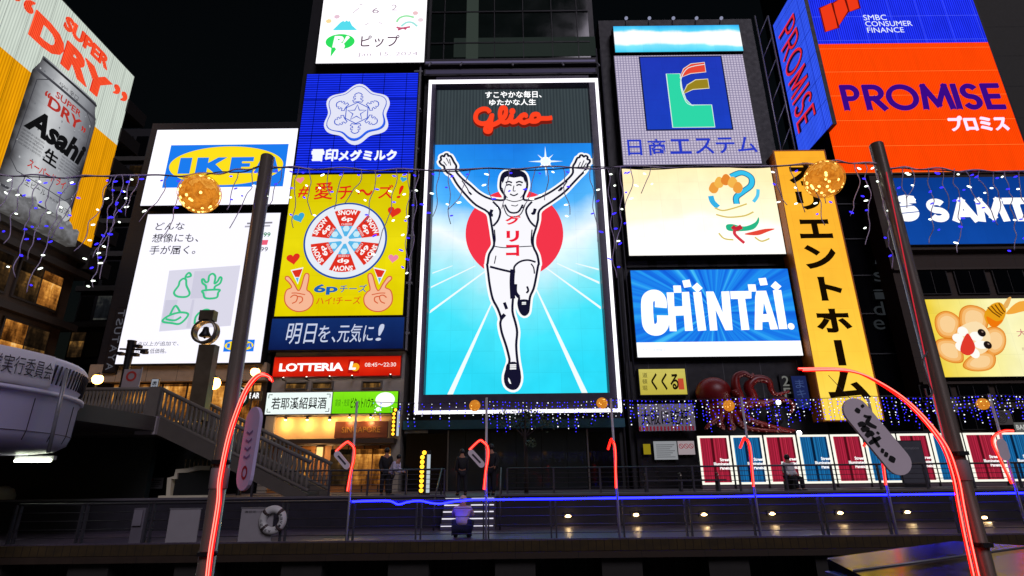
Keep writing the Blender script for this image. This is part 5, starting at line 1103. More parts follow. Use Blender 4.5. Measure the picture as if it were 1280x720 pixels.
# deck from the drum to the bank, landing and slab
yb = 21.4; LDX0, LDX1 = DC.x - 2, P(192, 500, yb).x; zl = P(150, 522, yb).z; zs_ = P(150, 543, yb).z
FB = PB('bridge_fascia', '#565048', .7, var=.2)
d = MB(); d.box(-8 , LDX1 - DC.x, yb - DC.y, 34 - DC.y, zs_, zl, FB); d.box(-6, 3.5, 0, yb - DC.y - .01, zs_ + .1, zl, FB); d.build('deck', g)
MB().box(-8, LDX1 - DC.x - .6, yb - DC.y + 1.5, yb - DC.y + 1.8, 0, zs_, PB('abutment_shade_black', '#0c0c0e', .6)).build('abutment', g)  # black colour stands in for the shade under the deck
STONE = PB('baluster_stone', '#6a645c', .6, var=.25)
def railing(name, label, p0, p1, h, n, parent=None):
    t = thing(name, label, 'railing', p0); v = p1 - p0; L_ = Vector((v.x, v.y, 0)).length; sl_ = v.z; ex = Vector((v.x, v.y, 0)).normalized()
    pt = lambda f, z: (v.x * f, v.y * f, v.z * f + z)
    MB().tube([pt(0, h), pt(1, h)], .075, STONE, 8).build('top_rail', t); MB().tube([pt(0, .1), pt(1, .1)], .07, STONE, 6).build('bottom_rail', t)
    for k in range(n):
        f = (k + .5) / n; q = Vector(pt(f, 0)); mm = MB()
        mm.lathe([(.035, .12), (.05, .2), (.085, .34), (.05, .55), (.035, .75), (.06, h - .06)], STONE, 8); mm.build('baluster', t, q)
    return t
ra, rb = Vector((P(96, 487, yb).x, yb + .1, zl)), Vector((LDX1, yb + .1, zl)); hr = P(150, 486, yb).z - zl
railing('bridge_railing', 'straight stone baluster railing between the round bridge end and the stairs', ra, rb, hr, 22)
sz1 = UP; sx1 = P(386, 590, yb).x
for yy, lb in ((yb + .1, 'stone baluster railing on the canal side of the stairs down from the bridge'), (yb + 2.6, 'stone baluster railing on the far side of the bridge stairs')):
    railing('stair_railing', lb, Vector((LDX1 + .15, yy, zl)), Vector((sx1, yy, sz1 + .15)), hr, 34)
t = thing('stone_pier', 'square stone pier where the bridge railing meets the stairs', 'pier', (LDX1 + .02, yb - .1, 0)); MB().box(-.4, .35, -.05, .2, zs_ - .02, zl + .02, PB('pier_stone', '#a49c9c', .6)).box(-.22, .22, 0, .3, zl + .02, zl + hr + .05, STONE).build('shaft', t)
t = thing('bridge_stairs', 'pale stone staircase descending from the bridge to the promenade', 'stairs', (LDX1, yb, 0)); W_ = sx1 - LDX1; H0, H1 = zl, sz1
m = MB(); V = [(.35, 0, H0), (W_, 0, H1 + .15), (W_, 0, H1 - .02), (W_ - .6, 0, H1 - .02), (.35, 0, H0 - .62)]
for y0, y1 in ((0, .22), (2.5, 2.72)): m.add([(v_[0], y0, v_[2]) for v_ in V] + [(v_[0], y1, v_[2]) for v_ in V], [(4, 3, 2, 1, 0), (5, 6, 7, 8, 9)] + [(i, (i + 1) % 5, 5 + (i + 1) % 5, 5 + i) for i in range(5)], FB)
build_each(m, 'stringer', t); n = 15
for k in range(n): x = .36 + (W_ - .36) * k / n; z = H0 - (H0 - H1) * (k + 1) / n; MB().box(x, x + (W_ - .36) / n, .23, 2.49, z - .18, z, FB).build('step', t)
# wall under the bridge with notices, shade put into its black colour
g = thing('underpass_wall', 'wall coloured black for the shadow beneath the bridge and its stairs', 'wall', (-17, yb + 3.2, UP)); MB().box(-16, 4.6, 0, .3, 0, 2.6, PB('underpass_shade_black', '#121315', .5)).build('cladding', g)
for nm, lb, q, h in (('yellow_notice', 'small yellow notice on the black wall beneath the bridge', [(33, 590), (45, 590), (31, 607), (42, 607)], '#8a6a14'), ('small_white_notice', 'tiny white notice in the middle of the black wall', [(143, 595), (150, 595), (142, 607), (149, 607)], '#5c5c58'), ('white_notice', 'square white notice with red heading near the stepped cream sign', [(187, 597), (204.5, 597), (185.5, 611), (203, 611)], '#8a8a8c'), ('canal_notice', 'large white board with blue characters at the left edge under the bridge', [(-16, 577), (18, 577), (-20, 610), (13, 610)], '#a8a8ac')):
    s = Sign(nm, lb, 'notice', q, yb + 2.9); MB().box(-s.W / 2, s.W / 2, .005, .05, 0, s.H, BLACK).build('backing', s.root); s.face(PB('notice_' + h[1:], h, .6), 'sheet'); m = MB()
    if nm == 'canal_notice': m.text('り中', (0, s.H * .45), (s.W * .42, s.H * .45), (0, s.H * .85), -.01, PB('notice_blue', '#1a3a8a', .6), bold=.02); m.rect(-.4, s.W * .4, s.H * .2, s.H * .3, -.01, PB('notice_red', '#b03030', .6))
    else:
        for k in range(4): m.stroke([(-s.W * .35, s.H * (.75 - .17 * k)), (s.W * (.35 - .1 * (k % 2)), s.H * (.75 - .17 * k))], .03, -.01, PB('notice_ink', '#2a2a2c', .7))
        if nm == 'white_notice': m.disc(-s.W * .32, s.H * .82, .05, .05, -.012, PB('notice_red', '#b03030', .6), 12)
    m.build('print', s.root)
t = thing('fluorescent_lamp', 'bright white tube lamp fixed under the round bridge end', 'lamp', P(41, 576, 18)); hw = .55
MB().box(-hw - .05, hw + .05, .02, .15, .02, .14, WHITEP).build('housing', t); MB().tube([(-hw, 0, 0), (hw, 0, 0)], .04, EM('#f4ffe0', 14), 10).build('lamp_tube', t); MB().tube([(-.3, .08, .1), (-.3, .08, .9)], .03, GALV, 6).build('hanger', t)
t = thing('round_bollard', 'pale rounded stone bollard at the left edge beneath the notice board', 'bollard', P(2, 624, yb + .6) * 1); t.location.z = UP; MB().lathe([(.38, 0), (.4, .2), (.3, .42), (.12, .52), (0, .54)], CREAM, 20).build('stone', t)
# stepped cream sign under the stairs
t = thing('stepped_signboard', 'dark signboard with a stepped cream border under the bridge stairs', 'signboard', P(236, 622, yb + 1.2)); o0 = t.location; t.location.z = UP
def tl_(px, py): p = P(px, py, yb + 1.2); return (p.x - o0.x, p.z - UP)
m = MB(); m.stroke([tl_(*q) for q in ((212, 620), (213.5, 598), (221, 597), (222.5, 589), (236, 588), (248, 585), (264, 585))], .16, -.1, CREAM, False, .15); m.box(tl_(200, 622)[0], tl_(272, 622)[0], -.12, .2, 0, .12, CREAM); m.build('border', t)
MB().box(tl_(216, 620)[0], tl_(266, 620)[0], -.02, .08, .12, tl_(240, 591)[1], BLACK).build('panel', t)
for k in range(7): x = tl_(231 + k * 5.4, 585); MB().tube([(x[0], 0, x[1]), (x[0] - .02, 0, x[1] + .32)], .02, STEEL, 5).build('pin', t)

# ------------------------------------------------------------------ lamps, posts and shop lights on the bridge
GLOW = EM('#ffb050', 22)
def post_lamp(px, py, Y, z0, label, r=.17, name='street_lamp'):
    p = P(px, py, Y); t = thing(name, label, 'street lamp', (p.x, p.y, z0)); h = p.z - z0
    MB().lathe([(.12, 0), (.1, .2), (.05, .4), (.045, h - r)], BLACK, 10).build('pole', t); MB().ball((0, 0, h), r, GLOW, 14, 10).build('globe', t); MB().lathe([(.01, h + r + .1), (r * .8, h + r * .7)], BLACK, 12).build('cap', t); lamp_light(t, (0, -r - .15, h), 40 * r / .2, (1, .6, .25), r)
post_lamp(122, 474, 27, zl, 'warm globe street lamp on the bridge beside the white flag', .24); post_lamp(106, 474, 27.5, zl, 'small warm globe street lamp half hidden by the round bridge end', .12)
post_lamp(267, 479, 26, zl, 'biggest glowing orange globe lamp beside the bell post', .3); post_lamp(319, 465, 28, UP, 'warm globe lamp between the big pole and the red burger sign', .22)
t = thing('bell_post', 'metal post with a ring holding a black bell on the bridge', 'monument', (P(250, 500, 22.8).x, 22.8, zl)); o0 = t.location; BR = PB('bronze_metal', '#7a7262', .35, .7, var=.4)
def bl2(px, py): p = P(px, py, 22.8); return (p.x - o0.x, p.z - o0.z)
a, c = bl2(252, 432), bl2(257, 415); MB().box(-.32, .34, -.2, .2, 0, a[1], BR).build('shaft', t); rr0 = .52
m = MB(); m.lathe([(rr0 * .82, -.18), (rr0, -.18), (rr0, .18), (rr0 * .82, .18), (rr0 * .82, -.18)], BR, 40); m.v = [(c[0] + v[0], v[2], c[1] + v[1]) for v in m.v]; m.build('ring', t)
MB().box(c[0] - .3, c[0] + .3, -.18, .18, c[1] + rr0 - .04, bl2(257, 389)[1], BR).build('block', t)
m = MB(); m.lathe([(0, .24), (.1, .2), (.14, .02), (.24, -.16), (.22, -.2), (0, -.2)], BLACK, 20, c=(c[0], 0)); m.v = [(v[0], v[1], v[2] + c[1]) for v in m.v]; m.ball((c[0], 0, c[1] - .24), .05, BLACK, 8, 5); m.build('bell', t)
t = thing('camera_pole', 'dark tapered pole with side arms and small cameras in front of the white advert screen', 'pole', (P(152, 488, 23).x, 23, zl)); hh = P(157, 426, 23).z - zl
MB().lathe([(.2, 0), (.12, hh * .5), (.16, hh - .1), (.18, hh)], BLACK, 10).build('pole', t); m = MB(); m.tube([(-.45, 0, hh - .35), (.75, 0, hh - .4)], .04, BLACK, 6); m.build('arm', t)
for x, z in ((-.38, -.55), (.25, -.6), (.6, -.5), (.3, -.25)): MB().box(x - .1, x + .12, -.12, .12, hh + z - .06, hh + z + .06, BLACK).build('camera', t)
s = Sign('white_flag', 'white flag with a small red ring on the bridge beside the camera pole', 'flag', [(157, 460), (177, 463), (150, 485), (171, 485)], 22.4)
MB().box(-s.W / 2, s.W / 2, -.01, .02, 0, s.H, PB('flag_cloth', '#9a8f90', .8)).build('cloth', s.root); m = MB(); m.stroke([(.17 * math.cos(a), s.H * .62 + .17 * math.sin(a)) for a in (i * math.pi / 8 for i in range(16))], .08, -.02, PB('flag_red', '#b03028', .7), True); m.build('emblem', s.root); MB().tube([(s.W / 2, .05, -1.2), (s.W / 2, .05, s.H + .1)], .025, GALV, 6).build('pole', s.root)
s = Sign('small_shop_flag', 'narrow white sign with dark characters at the top of the stairs', 'sign', [(189, 474), (198, 474), (188, 490), (196, 490)], 23.5); s.cab(.08, BLACK, .02); s.face(EM('#8a8e98')); m = MB(); m.text('店', (-.1, s.H * .5), (.1, s.H * .5), (-.1, s.H * .85), -.012, BK, bold=.03); m.text('舗', (-.1, s.H * .1), (.1, s.H * .1), (-.1, s.H * .45), -.012, BK, bold=.03); m.build('lettering', s.root)
t = thing('round_cafe_sign', 'round dark green and white coffee shop sign partly behind the big pole', 'sign', P(297, 496, 28)); m = MB(); m.disc(0, 0, .55, .55, 0, EM('#0c1e16'), 32, .15); m.stroke([(.44 * math.cos(a), .44 * math.sin(a)) for a in (i * math.pi / 12 for i in range(24))], .05, -.01, EM('#c8d0cc'), True); m.build('disc', t); m = MB()
for k in range(7): x = -.24 + k * .08; m.stroke([(x, -.3), (x * 1.3, .1 + .15 * math.cos(x * 5))], .035, -.012 - k * .001, EM('#c8d0cc'))
m.build('emblem', t); MB().tube([(0, .15, 0), (0, .15, UP - P(297, 496, 28).z)], .06, BLACK, 6).build('post', t)
s = Sign('letter_sign', 'small lit white letters beside the hanging paddle board', 'sign', [(312, 490), (326, 490), (311, 499), (325, 499)], 28); s.cab(.1, BLACK, .05); m = MB(); m.text('BAR', (-s.W * .45, s.H * .1), (s.W * .45, s.H * .1), (-s.W * .45, s.H * .9), -.02, W1, bold=.03); m.build('lettering', s.root)
def bulb_sign(name, label, px, py0, py1, Y, n, base):
    a, c = P(px, py1, Y), P(px, py0, Y); t = thing(name, label, 'light sign', (a.x, Y, base if base is not None else a.z)); z0 = a.z - t.location.z; h = c.z - a.z
    MB().box(-.12, .3, .02, .2, 0 if base is not None else z0, z0 + h, BLACK).build('cabinet', t); MB().box(.17, .3, -.01, .02, z0, z0 + h * .9, EM('#b8c4d0')).build('lightbox', t)
    for k in range(n): MB().ball((-.02 if k < n - 1 else .05, -.02, z0 + h * (k + .5) / n), .085, EM('#ffb428', 3.2), 8, 6).build('bulb', t)
bulb_sign('bulb_sign', 'upright sign with a column of yellow bulbs standing on the promenade', 527, 563, 616, 23.5, 9, UP); bulb_sign('bulb_wall_sign', 'vertical sign of yellow bulbs on the corner of the white restaurant building', 491.5, 510, 545, FY - .7, 7, None)

# ------------------------------------------------------------------ boardwalk furniture
g = thing('lit_steps', 'short steps with white light strips from the boardwalk up to the promenade', 'steps', ((SX0 + SX1) / 2, WY - 1.2, 0)); w = (SX1 - SX0) / 2
for k in range(5):
    o = MB().box(-w, w, k * .28, 1.5, k * .2 + .004, (k + 1) * .2, PB('step_stone', '#4a464e', .6)).build('step', g)
    zz = k * .2 + .12; build_each(MB().box(-w + .02, -w + .6, k * .28 - .03, k * .28 - .004, zz, zz + .035, EM('#f4f0ff', 1.0)).box(w - .85, w - .06, k * .28 - .03, k * .28 - .004, zz, zz + .035, EM('#f4f0ff', 1.0)), 'light_strip', o)
RAILM = PB('rail_steel', '#45434a', .45, .35)
def fence(name, label, X0, X1, Y, Z, h, posts, wires, dbl=False):
    t = thing(name, label, 'railing', ((X0 + X1) / 2, Y, Z)); c = (X0 + X1) / 2
    for x in posts:
        mm = MB()
        if dbl: mm.box(x - c - .09, x - c - .05, -.05, .05, 0, h, RAILM).box(x - c + .05, x - c + .09, -.05, .05, 0, h, RAILM)
        else: mm.box(x - c - .03, x - c + .03, -.04, .04, 0, h, RAILM)
        mm.build('post', t)
    MB().tube([(X0 - c, 0, h), (X1 - c, 0, h)], .032, RAILM, 8).build('handrail', t)
    for k in range(wires): z = h * (k + .6) / (wires + .6); MB().tube([(X0 - c, 0, z), (X1 - c, 0, z)], .011, RAILM, 5).build('wire', t)
    return t
PX = [432 + (k - 0) * 170 for k in range(6)]
base = P(607.5, 672, DK + .15); step = P(777.5, 670, DK + .15).x - base.x
xs = [base.x + step * k / 2 for k in range(-7, 10)]
fence('canal_railing', 'low steel wire railing along the canal edge of the boardwalk', xs[0], xs[-1], DK + .15, 0, P(640, 624, DK + .15).z, xs, 4, True)
UY = WY + .5; hU = P(700, 585, UY).z - UP
xa, xb = P(318, 590, UY).x, P(556, 590, UY).x; n = 5; fence('promenade_railing', 'steel railing on the promenade left of the lit steps', xa, xb, UY, UP, hU, [xa + (xb - xa) * k / n for k in range(n + 1)], 5)
xa, xb = P(634, 590, UY).x, P(1330, 590, UY).x; n = 12; fence('promenade_railing', 'steel railing on the promenade right of the lit steps', xa, xb, UY, UP, hU, [xa + (xb - xa) * k / n for k in range(n + 1)], 5)
for px in (549, 626):
    t = thing('step_handrail', 'sloping steel handrail at the ' + ('bulb sign' if px == 549 else 'tree') + ' side of the lit steps', 'handrail', (P(px, 620, WY).x, WY - .9, 0))
    MB().tube([(0, -.3, 0), (0, -.3, .95), (0, 1.4, 1.95), (0, 1.4, 1.0)], .03, RAILM, 8).build('rail', t)
# blue tube light along the wall
BT = EM('#0a0cff', 36.0); BTC = EM('#6a86ff', 3.5)
t = thing('blue_tube_light', 'long blue neon tube tied along the handrail of the canal railing', 'light tube', (0, DK + .09, 0)); pts = []
for px, py in ((440, 627), (470, 626), (488, 626.5), (498, 630.5), (510, 627.5), (525, 626), (540, 629), (552, 629.5), (566, 627), (580, 625.5), (592, 624.5), (620, 624.5), (700, 623.5), (850, 621.5), (1000, 619.5), (1150, 618), (1330, 615.5)): p = P(px, py, DK + .09); pts.append((p.x, 0, p.z))
MB().tube([tuple(p) for p in catmull([Vector(q) for q in pts], 6)], .024, BT, 8).build('tube', t)
for k, (px, py) in enumerate(((710, 645), (795, 643.5), (880, 643), (965, 642), (1050, 641), (1134, 640), (1230, 647), (1322, 639))):
    p = P(px, py, WY - .04); t = thing('wall_footlight', 'small warm footlight low on the promenade wall, ' + ords[k] + ' right of the lit steps', 'lamp', p, 0, 'footlights along the promenade wall')
    MB().box(-.16, .16, -.02, .05, -.07, .07, BLACK).build('housing', t); MB().ball((0, -.02, 0), .085, EM('#ffcf8a', 14), 10, 6, (1.25, .5, .55)).build('bulb', t); lamp_light(t, (0, -.2, -.06), 2.5, (1, .7, .35), .05)
# life ring and white boards on the canal railing
t = thing('life_ring', 'white life ring with dark bands hanging on the canal railing', 'life ring', P(341, 650, DK - .02)); m = MB(); q = [(.28 * math.cos(a), 0, .28 * math.sin(a)) for a in (2 * math.pi * k / 32 for k in range(32))]; m.tube(q, .105, WHITEP, 10, True); m.build('ring', t); m = MB()
for k in range(4):
    a = math.pi / 4 + k * math.pi / 2; m.tube([(.28 * math.cos(a + d_), 0, .28 * math.sin(a + d_)) for d_ in (-.14, 0, .14)], .110, PB('ring_band', '#4a3a3a', .7), 10)
build_each(m, 'band', t); m = MB()
for k, ch_ in enumerate('OSAKA RIVER'):
    if ch_ == ' ': continue
    a = math.pi * 1.02 + k * .36; x, z = .28 * math.cos(a), .28 * math.sin(a); ux, uz = -math.sin(a), math.cos(a); m.text(ch_, (x - ux * .035 - math.cos(a) * .03, z - uz * .035 - math.sin(a) * .03), (x + ux * .035 - math.cos(a) * .03, z + uz * .035 - math.sin(a) * .03), (x - ux * .035 + math.cos(a) * .03, z - uz * .035 + math.sin(a) * .03), -.108, PB('ring_letter', '#3a3a40', .8), bold=.02)
m.build('lettering', t)
for q, lb in (([(213, 637), (250, 636), (206, 679), (246, 677)], 'blank white board on the canal railing left of the big pole'), ([(302, 636), (343, 635), (297, 678), (338, 676)], 'white board on the canal railing behind the life ring')):
    s = Sign('white_board', lb, 'board', q, DK + .05); MB().box(-s.W / 2, s.W / 2, 0, .03, 0, s.H, PB('white_board_paint', '#a09ca0', .5, var=.1)).build('panel', s.root); m = MB(); m.box(-s.W / 2 - .02, s.W / 2 + .02, -.012, .04, s.H, s.H + .03, GALV); m.build('top_trim', s.root)
    if 'life' in lb: m = MB(); m.text('道頓堀川水辺', (-s.W * .4, s.H * .86), (s.W * .3, s.H * .86), (-s.W * .4, s.H * .93), -.006, PB('notice_ink', '#2a2a2c', .7)); m.build('lettering', s.root)
t = thing('electrical_box', 'grey steel post and box on the canal railing near the left edge', 'box', (P(170, 676, DK + .1).x, DK + .1, 0)); MB().box(-.16, .16, -.08, .12, .0, .9, PB('grey_box', '#6a6670', .5)).build('post', t); MB().box(-.12, .12, -.14, -.08, .45, .85, PB('grey_box2', '#807c86', .5)).build('box_front', t)

# slim tree behind the rail
TR = PB('tree_bark', '#2e2620', .9, var=.4); LFM = PB('dark_leaf', '#27381e', .6, var=.5)
t = thing('street_tree', 'slim dark street tree in front of the glass storefront', 'tree', (P(658, 614, 23).x, 23, UP)); zt_ = P(658, 528, 23).z - UP
m = MB(); m.tube([(0, 0, 0), (.02, 0, zt_ * .5), (-.02, 0, zt_ * .8), (.02, .05, zt_ * 1.08)], [.085, .07, .055, .02], TR, 8)
rr = random.Random(4)
for a, l in ((2.8, .8), (.3, .9), (2.2, .7), (.9, .75), (1.6, .8)): m.tube([(-.02, 0, zt_ * .78), (math.cos(a) * l * .5, .1, zt_ * .78 + .3 + math.sin(a) * .2), (math.cos(a) * l, .15, zt_ * .82 + .3 + math.sin(a) * .3)], [.04, .025, .01], TR, 6)
m.build('trunk', t); m = MB()
for k in range(420):
    cx_, cz_ = rr.choice([(-.55, .1), (.6, .15), (-.2, .45), (.25, .42), (0, .25), (.85, .05), (-.8, .3), (.2, -.75)]); sp_ = .34 if cz_ > -.5 else .16
    c = Vector((cx_ + rr.gauss(0, sp_ * .55), rr.gauss(0, .3), zt_ * .98 + cz_ + rr.gauss(0, sp_ * .45))); a = Vector((rr.uniform(-1, 1), rr.uniform(-1, 1), rr.uniform(-1, 1))).normalized() * .075; b2 = a.orthogonal().normalized() * .04
    m.add([c - a, c + b2, c + a, c - b2], [(0, 1, 2, 3)], LFM)
m.build('crown', t)
t = thing('steel_bench', 'low steel bench with armrests in front of the dark shop front', 'bench', (P(870, 612, 24).x, 24, UP)); MB().box(-2.2, 1.2, -.2, .2, .42, .48, RAILM).build('seat', t)
for x in (-2.0, -.6, .9): MB().box(x - .04, x + .04, -.18, .18, 0, .42, RAILM).build('leg', t); MB().tube([(x, -.15, .48), (x, -.15, .72), (x, .15, .72), (x, .15, .48)], .025, STEEL, 6).build('armrest', t)

# wall fittings: pipes, air conditioners, small boards
tg = bpy.data.objects['glass_tower']
for px in (763, 769): x = X_(px, 300, FY) - tg.location.x; MB().tube([(x, -.12, 0), (x, -.12, Z_(770, 60, FY) - UP)], .06, PB('pipe_grey', '#4a4a50', .5), 8).build('drain_pipe', tg)
tg = bpy.data.objects['screen_tower']
for px, y0, y1 in ((776, 500, 335), (781, 470, 210)): x = X_(px, 330, FY) - tg.location.x; MB().tube([(x, -.35, Z_(px, y0, FY) - UP), (x, -.35, Z_(px, y1, FY) - UP)], .05, PB('pipe_grey', '#4a4a50', .5), 8).build('drain_pipe', tg)
for px, py, lb in ((1184, 507, 'grey air conditioner unit on the stone wall, the one nearer the big pole'), (1252, 522, 'grey air conditioner unit on the stone wall below the small lantern ball')):
    t = thing('air_conditioner', lb, 'air conditioner', P(px, py, FY - .45), 0, 'air conditioners on the stone wall'); MB().box(-.5, .5, -.1, .4, -.4, .4, PB('unit_casing', '#77726a', .6)).build('casing', t); m = MB(); [m.stroke([(-.1 + r_ * math.cos(a), r_ * math.sin(a)) for a in (i * math.pi / 10 for i in range(20))], .025, -.115, BLACK, True) for r_ in (.1, .2, .3)]; m.build('fan_guard', t)
s = Sign('bar_sign', 'small grey sign reading BAR at the right edge above the panels', 'sign', [(1267, 528), (1284, 528), (1269, 540), (1287, 540)], FY - .5); s.cab(.15, BLACK, .03); s.face(EM('#5a5a58')); m = MB(); m.text('BAR', (-s.W * .38, s.H * .25), (s.W * .38, s.H * .25), (-s.W * .38, s.H * .75), -.012, EM('#c0c0bc'), bold=.02); m.build('lettering', s.root)
s = Sign('grey_notice_board', 'plain dark grey board half hidden behind the hanging white paddle board', 'board', [(1121, 552), (1152, 551), (1129, 604), (1161, 603)], PY - 1.0); s.cab(.1, BLACK, .04); s.face(PB('grey_board_face', '#50525a', .5)); MB().box(-s.W / 2, s.W / 2, .02, .08, UP - s.z0, -.05, BLACK).build('stand', s.root); m = MB(); m.text('Illumination', (-s.W * .4, s.H * .8), (s.W * .36, s.H * .8), (-s.W * .4, s.H * .87), -.012, PB('grey_board_ink', '#9a9ca0', .6)); m.build('lettering', s.root)

# ------------------------------------------------------------------ people
def skin(name, J, E_, mat, parent, lvl=1):
    me = bpy.data.meshes.new(name); names = list(J); me.from_pydata([J[k][:3] for k in names], [(names.index(a), names.index(b_)) for a, b_ in E_], [])
    o = bpy.data.objects.new(name, me); COL.objects.link(o); o.modifiers.new('s', 'SKIN'); sd = o.modifiers.new('d', 'SUBSURF'); sd.levels = sd.render_levels = lvl
    for i, k in enumerate(names): r = J[k][3]; me.skin_vertices[0].data[i].radius = (r, r) if not isinstance(r, tuple) else r
    me.skin_vertices[0].data[0].use_root = True
    dg = bpy.context.evaluated_depsgraph_get(); dg.update(); nm = bpy.data.meshes.new_from_object(o.evaluated_get(dg)); bpy.data.objects.remove(o)
    nm.materials.clear(); nm.materials.append(mat); nm.polygons.foreach_set('use_smooth', [True] * len(nm.polygons)); r = bpy.data.objects.new(name, nm); COL.objects.link(r); r.parent = parent; return r
SKN = PB('skin_tone', '#a87458', .6, var=.1); HAIR = PB('black_hair', '#141012', .5)
BASE = [('pelvis', 'waist'), ('waist', 'chest'), ('chest', 'neck'), ('neck', 'head')] + [e for s_ in 'lr' for e in (('chest', 'sh' + s_), ('sh' + s_, 'el' + s_), ('el' + s_, 'wr' + s_), ('wr' + s_, 'ha' + s_), ('pelvis', 'hi' + s_), ('hi' + s_, 'kn' + s_), ('kn' + s_, 'an' + s_), ('an' + s_, 'to' + s_))]
def stand(face=1, spread=.1, elbow=0.0, lean=0.0):
    f = -face; J = dict(pelvis=(0, 0, .92, .13), waist=(0, lean * f * .3, 1.08, .125), chest=(0, lean * f * .8, 1.34, .14), neck=(0, lean * f, 1.50, .055), head=(0, lean * f + .02 * f, 1.63, .095))
    for s_, d in (('l', -1), ('r', 1)): J.update({'sh' + s_: (d * .17, lean * f * .8, 1.40, .06), 'el' + s_: (d * .22, lean * f * .8 + .02, 1.13, .045), 'wr' + s_: (d * (.22 - elbow * .3), lean * f + f * elbow, .90 + elbow * .5, .035), 'ha' + s_: (d * (.21 - elbow * .4), lean * f + f * (elbow + .03), .82 + elbow * .6, .035), 'hi' + s_: (d * .09, 0, .86, .095), 'kn' + s_: (d * spread, .02, .48, .065), 'an' + s_: (d * spread * 1.1, 0, .09, .045), 'to' + s_: (d * spread * 1.2, f * .15, .04, .035)})
    return J
def crouch():
    J = dict(pelvis=(0, .02, .26, .17), waist=(0, -.04 + .1, .42, .16), chest=(0, .16, .66, .165), neck=(0, .24, .80, .06), head=(0, .28, .90, .10))
    for s_, d in (('l', -1), ('r', 1)): J.update({'sh' + s_: (d * .18, .18, .70, .07), 'el' + s_: (d * .24, .34, .52, .055), 'wr' + s_: (d * .12, .5, .6, .04), 'ha' + s_: (d * .08, .53, .66, .04), 'hi' + s_: (d * .12, .08, .26, .11), 'kn' + s_: (d * .24, .42, .40, .07), 'an' + s_: (d * .17, .12, .08, .05), 'to' + s_: (d * .2, .28, .045, .04)})
    return J
def sit():
    J = stand(1, .12, .18); up = .47 - .86
    for k in list(J): x, y, z, r = J[k]; J[k] = (x, y, z + up, r)
    for s_, d in (('l', -1), ('r', 1)): J['kn' + s_] = (d * .13, -.42, .50, .07); J['an' + s_] = (d * .13, -.44, .09, .045); J['to' + s_] = (d * .14, -.6, .04, .035)
    return J
def person(label, loc, J, top, bottom, rz=0, scale=1.0, hood=None, group=None):
    t = thing('person', label, 'person', loc, rz, group); t.scale = (scale,) * 3
    skin('body', J, BASE, SKN, t)
    ex = lambda k, g_: (*J[k][:3], J[k][3] + g_)
    cloth = {k: ex(k, .04) for k in ('pelvis', 'waist', 'chest', 'shl', 'shr', 'ell', 'elr', 'wrl', 'wrr')}
    skin('jacket', cloth, [e for e in BASE if e[0] in cloth and e[1] in cloth], top, t)
    leg = {k: ex(k, .03) for k in ('pelvis', 'hil', 'hir', 'knl', 'knr', 'anl', 'anr')}; skin('trousers', leg, [e for e in BASE if e[0] in leg and e[1] in leg], bottom, t)
    h = J['head']; m = MB(); m.ball((h[0], h[1] + .02, h[2] + .035), h[3] * 1.12, hood or HAIR, 14, 10, (1, 1.05, 1.08)); m.build('hood' if hood else 'hair', t)
    m = MB()
    for s_ in 'lr': a, b_ = J['an' + s_], J['to' + s_]; m.tube([(a[0], a[1], .05), (b_[0], b_[1], .045), (b_[0] + (b_[0] - a[0]) * .2, b_[1] + (b_[1] - a[1]) * .25, .04)], [.06, .055, .03], BLACK, 8)
    m.build('shoes', t); return t
MAUVE = PB('mauve_jacket', '#cfb4a4', .8); NAVY = PB('dark_trousers', '#15161e', .8); DKC = PB('dark_coat', '#16161a', .8); PALE = PB('pale_jacket', '#c4c0d8', .8); WHT = PB('white_shirt', '#dcdcdc', .8)
person('person in a mauve hooded jacket crouching before the lit steps', (P(577, 672, DK + .5).x, DK + .5, 0), crouch(), MAUVE, NAVY, 0, 1.07, MAUVE)
def pat(px, py, Y, label, J, top, bot, rz=0, scale=1.0, hood=None): p = P(px, py, Y); person(label, (p.x, Y, UP), J, top, bot, rz, scale, hood)
pat(480, 618, 23.2, 'person in dark clothes standing at the restaurant entrance', stand(1, .1, .1, .1), DKC, NAVY, .4, 1.02); pat(486, 618, 22.6, 'person in a pale grey jacket bending forward outside the restaurant', stand(1, .11, .25, .42), PALE, DKC, 1.2, .86)
pat(577, 616, 22.6, 'person in black clothes walking at the head of the steps', stand(-1, .14, .05), DKC, NAVY, .3, .96); pat(614, 617, 22.4, 'person in a long black coat half behind the railing pole', stand(1, .08, .12), DKC, NAVY, -.3, 1.05)
t = thing('stone_stool', 'low dark stone stool beneath the seated visitor by the striped panels', 'stool', (P(990, 612, 23.2).x, 23.2 + .05, UP)); MB().lathe([(.26, 0), (.24, .2), (.25, .38), (0, .38)], DCONC, 16).build('seat', t)
pat(990, 612, 23.2, 'person with dark hair in a white shirt sitting before the striped panels', sit(), WHT, NAVY, .3, 1.0)
for px, hh, lb, top, hd in ((35, .86, 'person with a pale hood looking over the bridge parapet near the left edge', PB('rust_coat', '#7a4028', .8), PB('pale_hood', '#9a9094', .8)), (74, .84, 'person with dark hair in a black coat behind the bridge parapet', DKC, None), (97, .86, 'person in a brown coat at the right end of the bridge parapet', PB('brown_coat', '#5a3a26', .8), None)):
    a = onarc(px); person(lb, (DC.x + math.cos(a) * (DR - 2.3), DC.y + math.sin(a) * (DR - 2.3), zj + .1), stand(1, .1, .3), top, NAVY, a + math.pi / 2, hh, hd)

